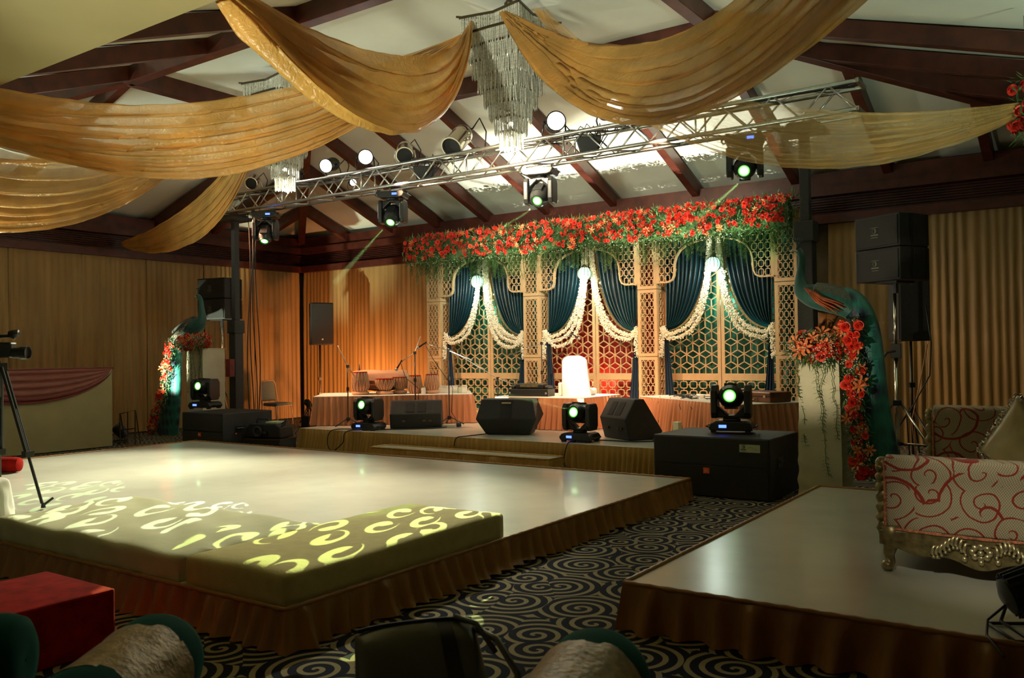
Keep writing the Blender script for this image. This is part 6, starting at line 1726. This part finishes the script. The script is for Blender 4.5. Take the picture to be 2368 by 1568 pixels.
# fingers
verts = [tuple(J[n][0]) for n in names]; rads = [J[n][1] for n in names]; edges = [(names.index(a), names.index(b)) for a, b in E_]
for hn in ('haR', 'haL'):
    hp = J[hn][0]; hi = names.index(hn); dr = (hp-J['wrR' if hn == 'haR' else 'wrL'][0]).normalized(); sd_ = dr.cross(Vector((0, 0, 1))).normalized()
    for f_, (o_, L_) in enumerate(((-.030, .075), (-.010, .085), (.010, .080), (.030, .062))):
        a = hp+dr*.035+sd_*o_; i0 = len(verts); verts.append(tuple(a)); rads.append(.010); edges.append((hi, i0))
        verts.append(tuple(a+dr*L_*.5+Vector((0, 0, -.008)))); rads.append(.009); edges.append((i0, i0+1))
        verts.append(tuple(a+dr*L_*.8+Vector((0, 0, -.03)))); rads.append(.008); edges.append((i0+1, i0+2))
    i0 = len(verts); verts.append(tuple(hp+dr*.0+Vector((0, 0, .035)))); rads.append(.012); edges.append((hi, i0)); verts.append(tuple(hp+dr*.035+Vector((0, 0, .055)))); rads.append(.009); edges.append((i0, i0+1))
me = bpy.data.meshes.new('person'); me.from_pydata(verts, edges, [])
o = bpy.data.objects.new('person', me); COL.objects.link(o); o.location = (bx_, by_, .202)
sk = o.modifiers.new('skin', 'SKIN'); sk.use_smooth_shade = True
sv = me.skin_vertices[0].data if me.skin_vertices else None
if sv is None:
    bpy.context.view_layer.objects.active = o
    bm_ = __import__('bmesh').new(); bm_.from_mesh(me); lay = bm_.verts.layers.skin.verify(); bm_.to_mesh(me); bm_.free(); sv = me.skin_vertices[0].data
for i, r_ in enumerate(rads): sv[i].radius = (r_, r_)
sv[0].use_root = True
ss = o.modifiers.new('ss', 'SUBSURF'); ss.levels = 1; ss.render_levels = 2
me.materials.append(MT['personskin'])
tag(o, 'person in dark clothes operating the video camera at left edge', 'person')
# clothes follow the body
def sleeve(name, pts, rs, matl): 
    m = MB(); m.tube(pts, rs, 14); return obj(name, m, matl, o, smooth=True)
sleeve('shirt', [J['pel'][0]-Vector((0, 0, .06)), J['sp1'][0], J['sp2'][0], B(.02, 0, 1.42), B(.025, 0, 1.465)], [.19, .175, .20, .17, .075], MT['personcloth'])
sleeve('sleeve', [B(.02, -.10, 1.40), J['shR'][0], J['elR'][0], J['elR'][0]*.35+J['wrR'][0]*.65], [.09, .088, .062, .05], MT['personcloth'])
sleeve('sleeve', [B(.02, .10, 1.40), J['shL'][0], J['elL'][0], J['elL'][0]*.35+J['wrL'][0]*.65], [.09, .088, .062, .05], MT['personcloth'])
for s_ in ('R', 'L'): sleeve('trouser_leg', [J['hp'+s_][0]+Vector((0, 0, .08)), J['hp'+s_][0], J['kn'+s_][0], J['an'+s_][0]+Vector((0, 0, -.02))], [.13, .125, .085, .075], MT['personcloth'])
m = MB(); m.ball(tuple(B(.035, 0, 1.665)), .108, 14, 10, sc=(1, 1, .95)); obj('hair', m, MT['hair'], o, smooth=True)
m = MB(); m.tube([B(.155, 0, 1.625), B(.175, 0, 1.60), B(.155, 0, 1.585)], [.010, .014, .008], 8); obj('nose', m, MT['personskin'], o, smooth=True)
for s_ in (-1, 1):
    m = MB(); m.ball(tuple(B(.143, .035*s_, 1.635)), .010, 8, 6); obj('eye', m, MT['darkskin'], o, smooth=True)
    m = MB(); m.ball(tuple(B(.06, .098*s_, 1.61)), .024, 8, 6, sc=(1, .5, 1.3)); obj('ear', m, MT['personskin'], o, smooth=True)
m = MB(); m.tube([B(.150, -.025, 1.560), B(.158, 0, 1.558), B(.150, .025, 1.560)], .005, 6); obj('mouth', m, MT['maroon'], o, smooth=True)

# ------------------------------------------------------------------ thin stage haze where the narrow beams leave the moving heads
def haze_cone(label, a, b, r0, r1, dens):
    a = Vector(a); b = Vector(b)
    m = MB(); m.tube([a, b], [r0, r1], 16)
    mt = bpy.data.materials.new('stage_haze'); mt.use_nodes = True; N = mt.node_tree.nodes; N.remove(N['Principled BSDF'])
    vs = N.new('ShaderNodeVolumeScatter'); vs.inputs['Density'].default_value = dens; vs.inputs['Anisotropy'].default_value = .3
    mt.node_tree.links.new(vs.outputs[0], N['Material Output'].inputs['Volume'])
    o = obj('haze', m, mt, at=tuple(a)); tag(o, label, 'haze', 'haze in the green beams', 'stuff'); return o
for i_, (hp, tgt, L_) in enumerate((((-8.62, 9.2, 3.28), (823, 600), 0), ((-6.03, 9.2, 3.28), (1130, 545), 0), ((-3.30, 9.2, 3.28), (1640, 485), 0), ((-5.50, 9.22, .72), (1225, 925), 0))):
    h_ = Vector(hp); e_ = ony(tgt[0], tgt[1], 8.6 if i_ < 3 else 8.9); d_ = (e_-h_).normalized()
    haze_cone(('green beam haze below the moving head above the covered drum', 'green beam haze below the moving head under large chandelier', 'green beam haze below the moving head over the right arch', 'faint green beam haze left of the stage-edge moving head')[i_], h_+d_*.02, h_+d_*1.35, .022, .05, .16)
    lamp('beam_%d' % (i_+1), 'SPOT', tuple(h_), (.45, 1.0, .25), 900, aim=tuple(e_), size=.01, cone=4.5, blend=.6)
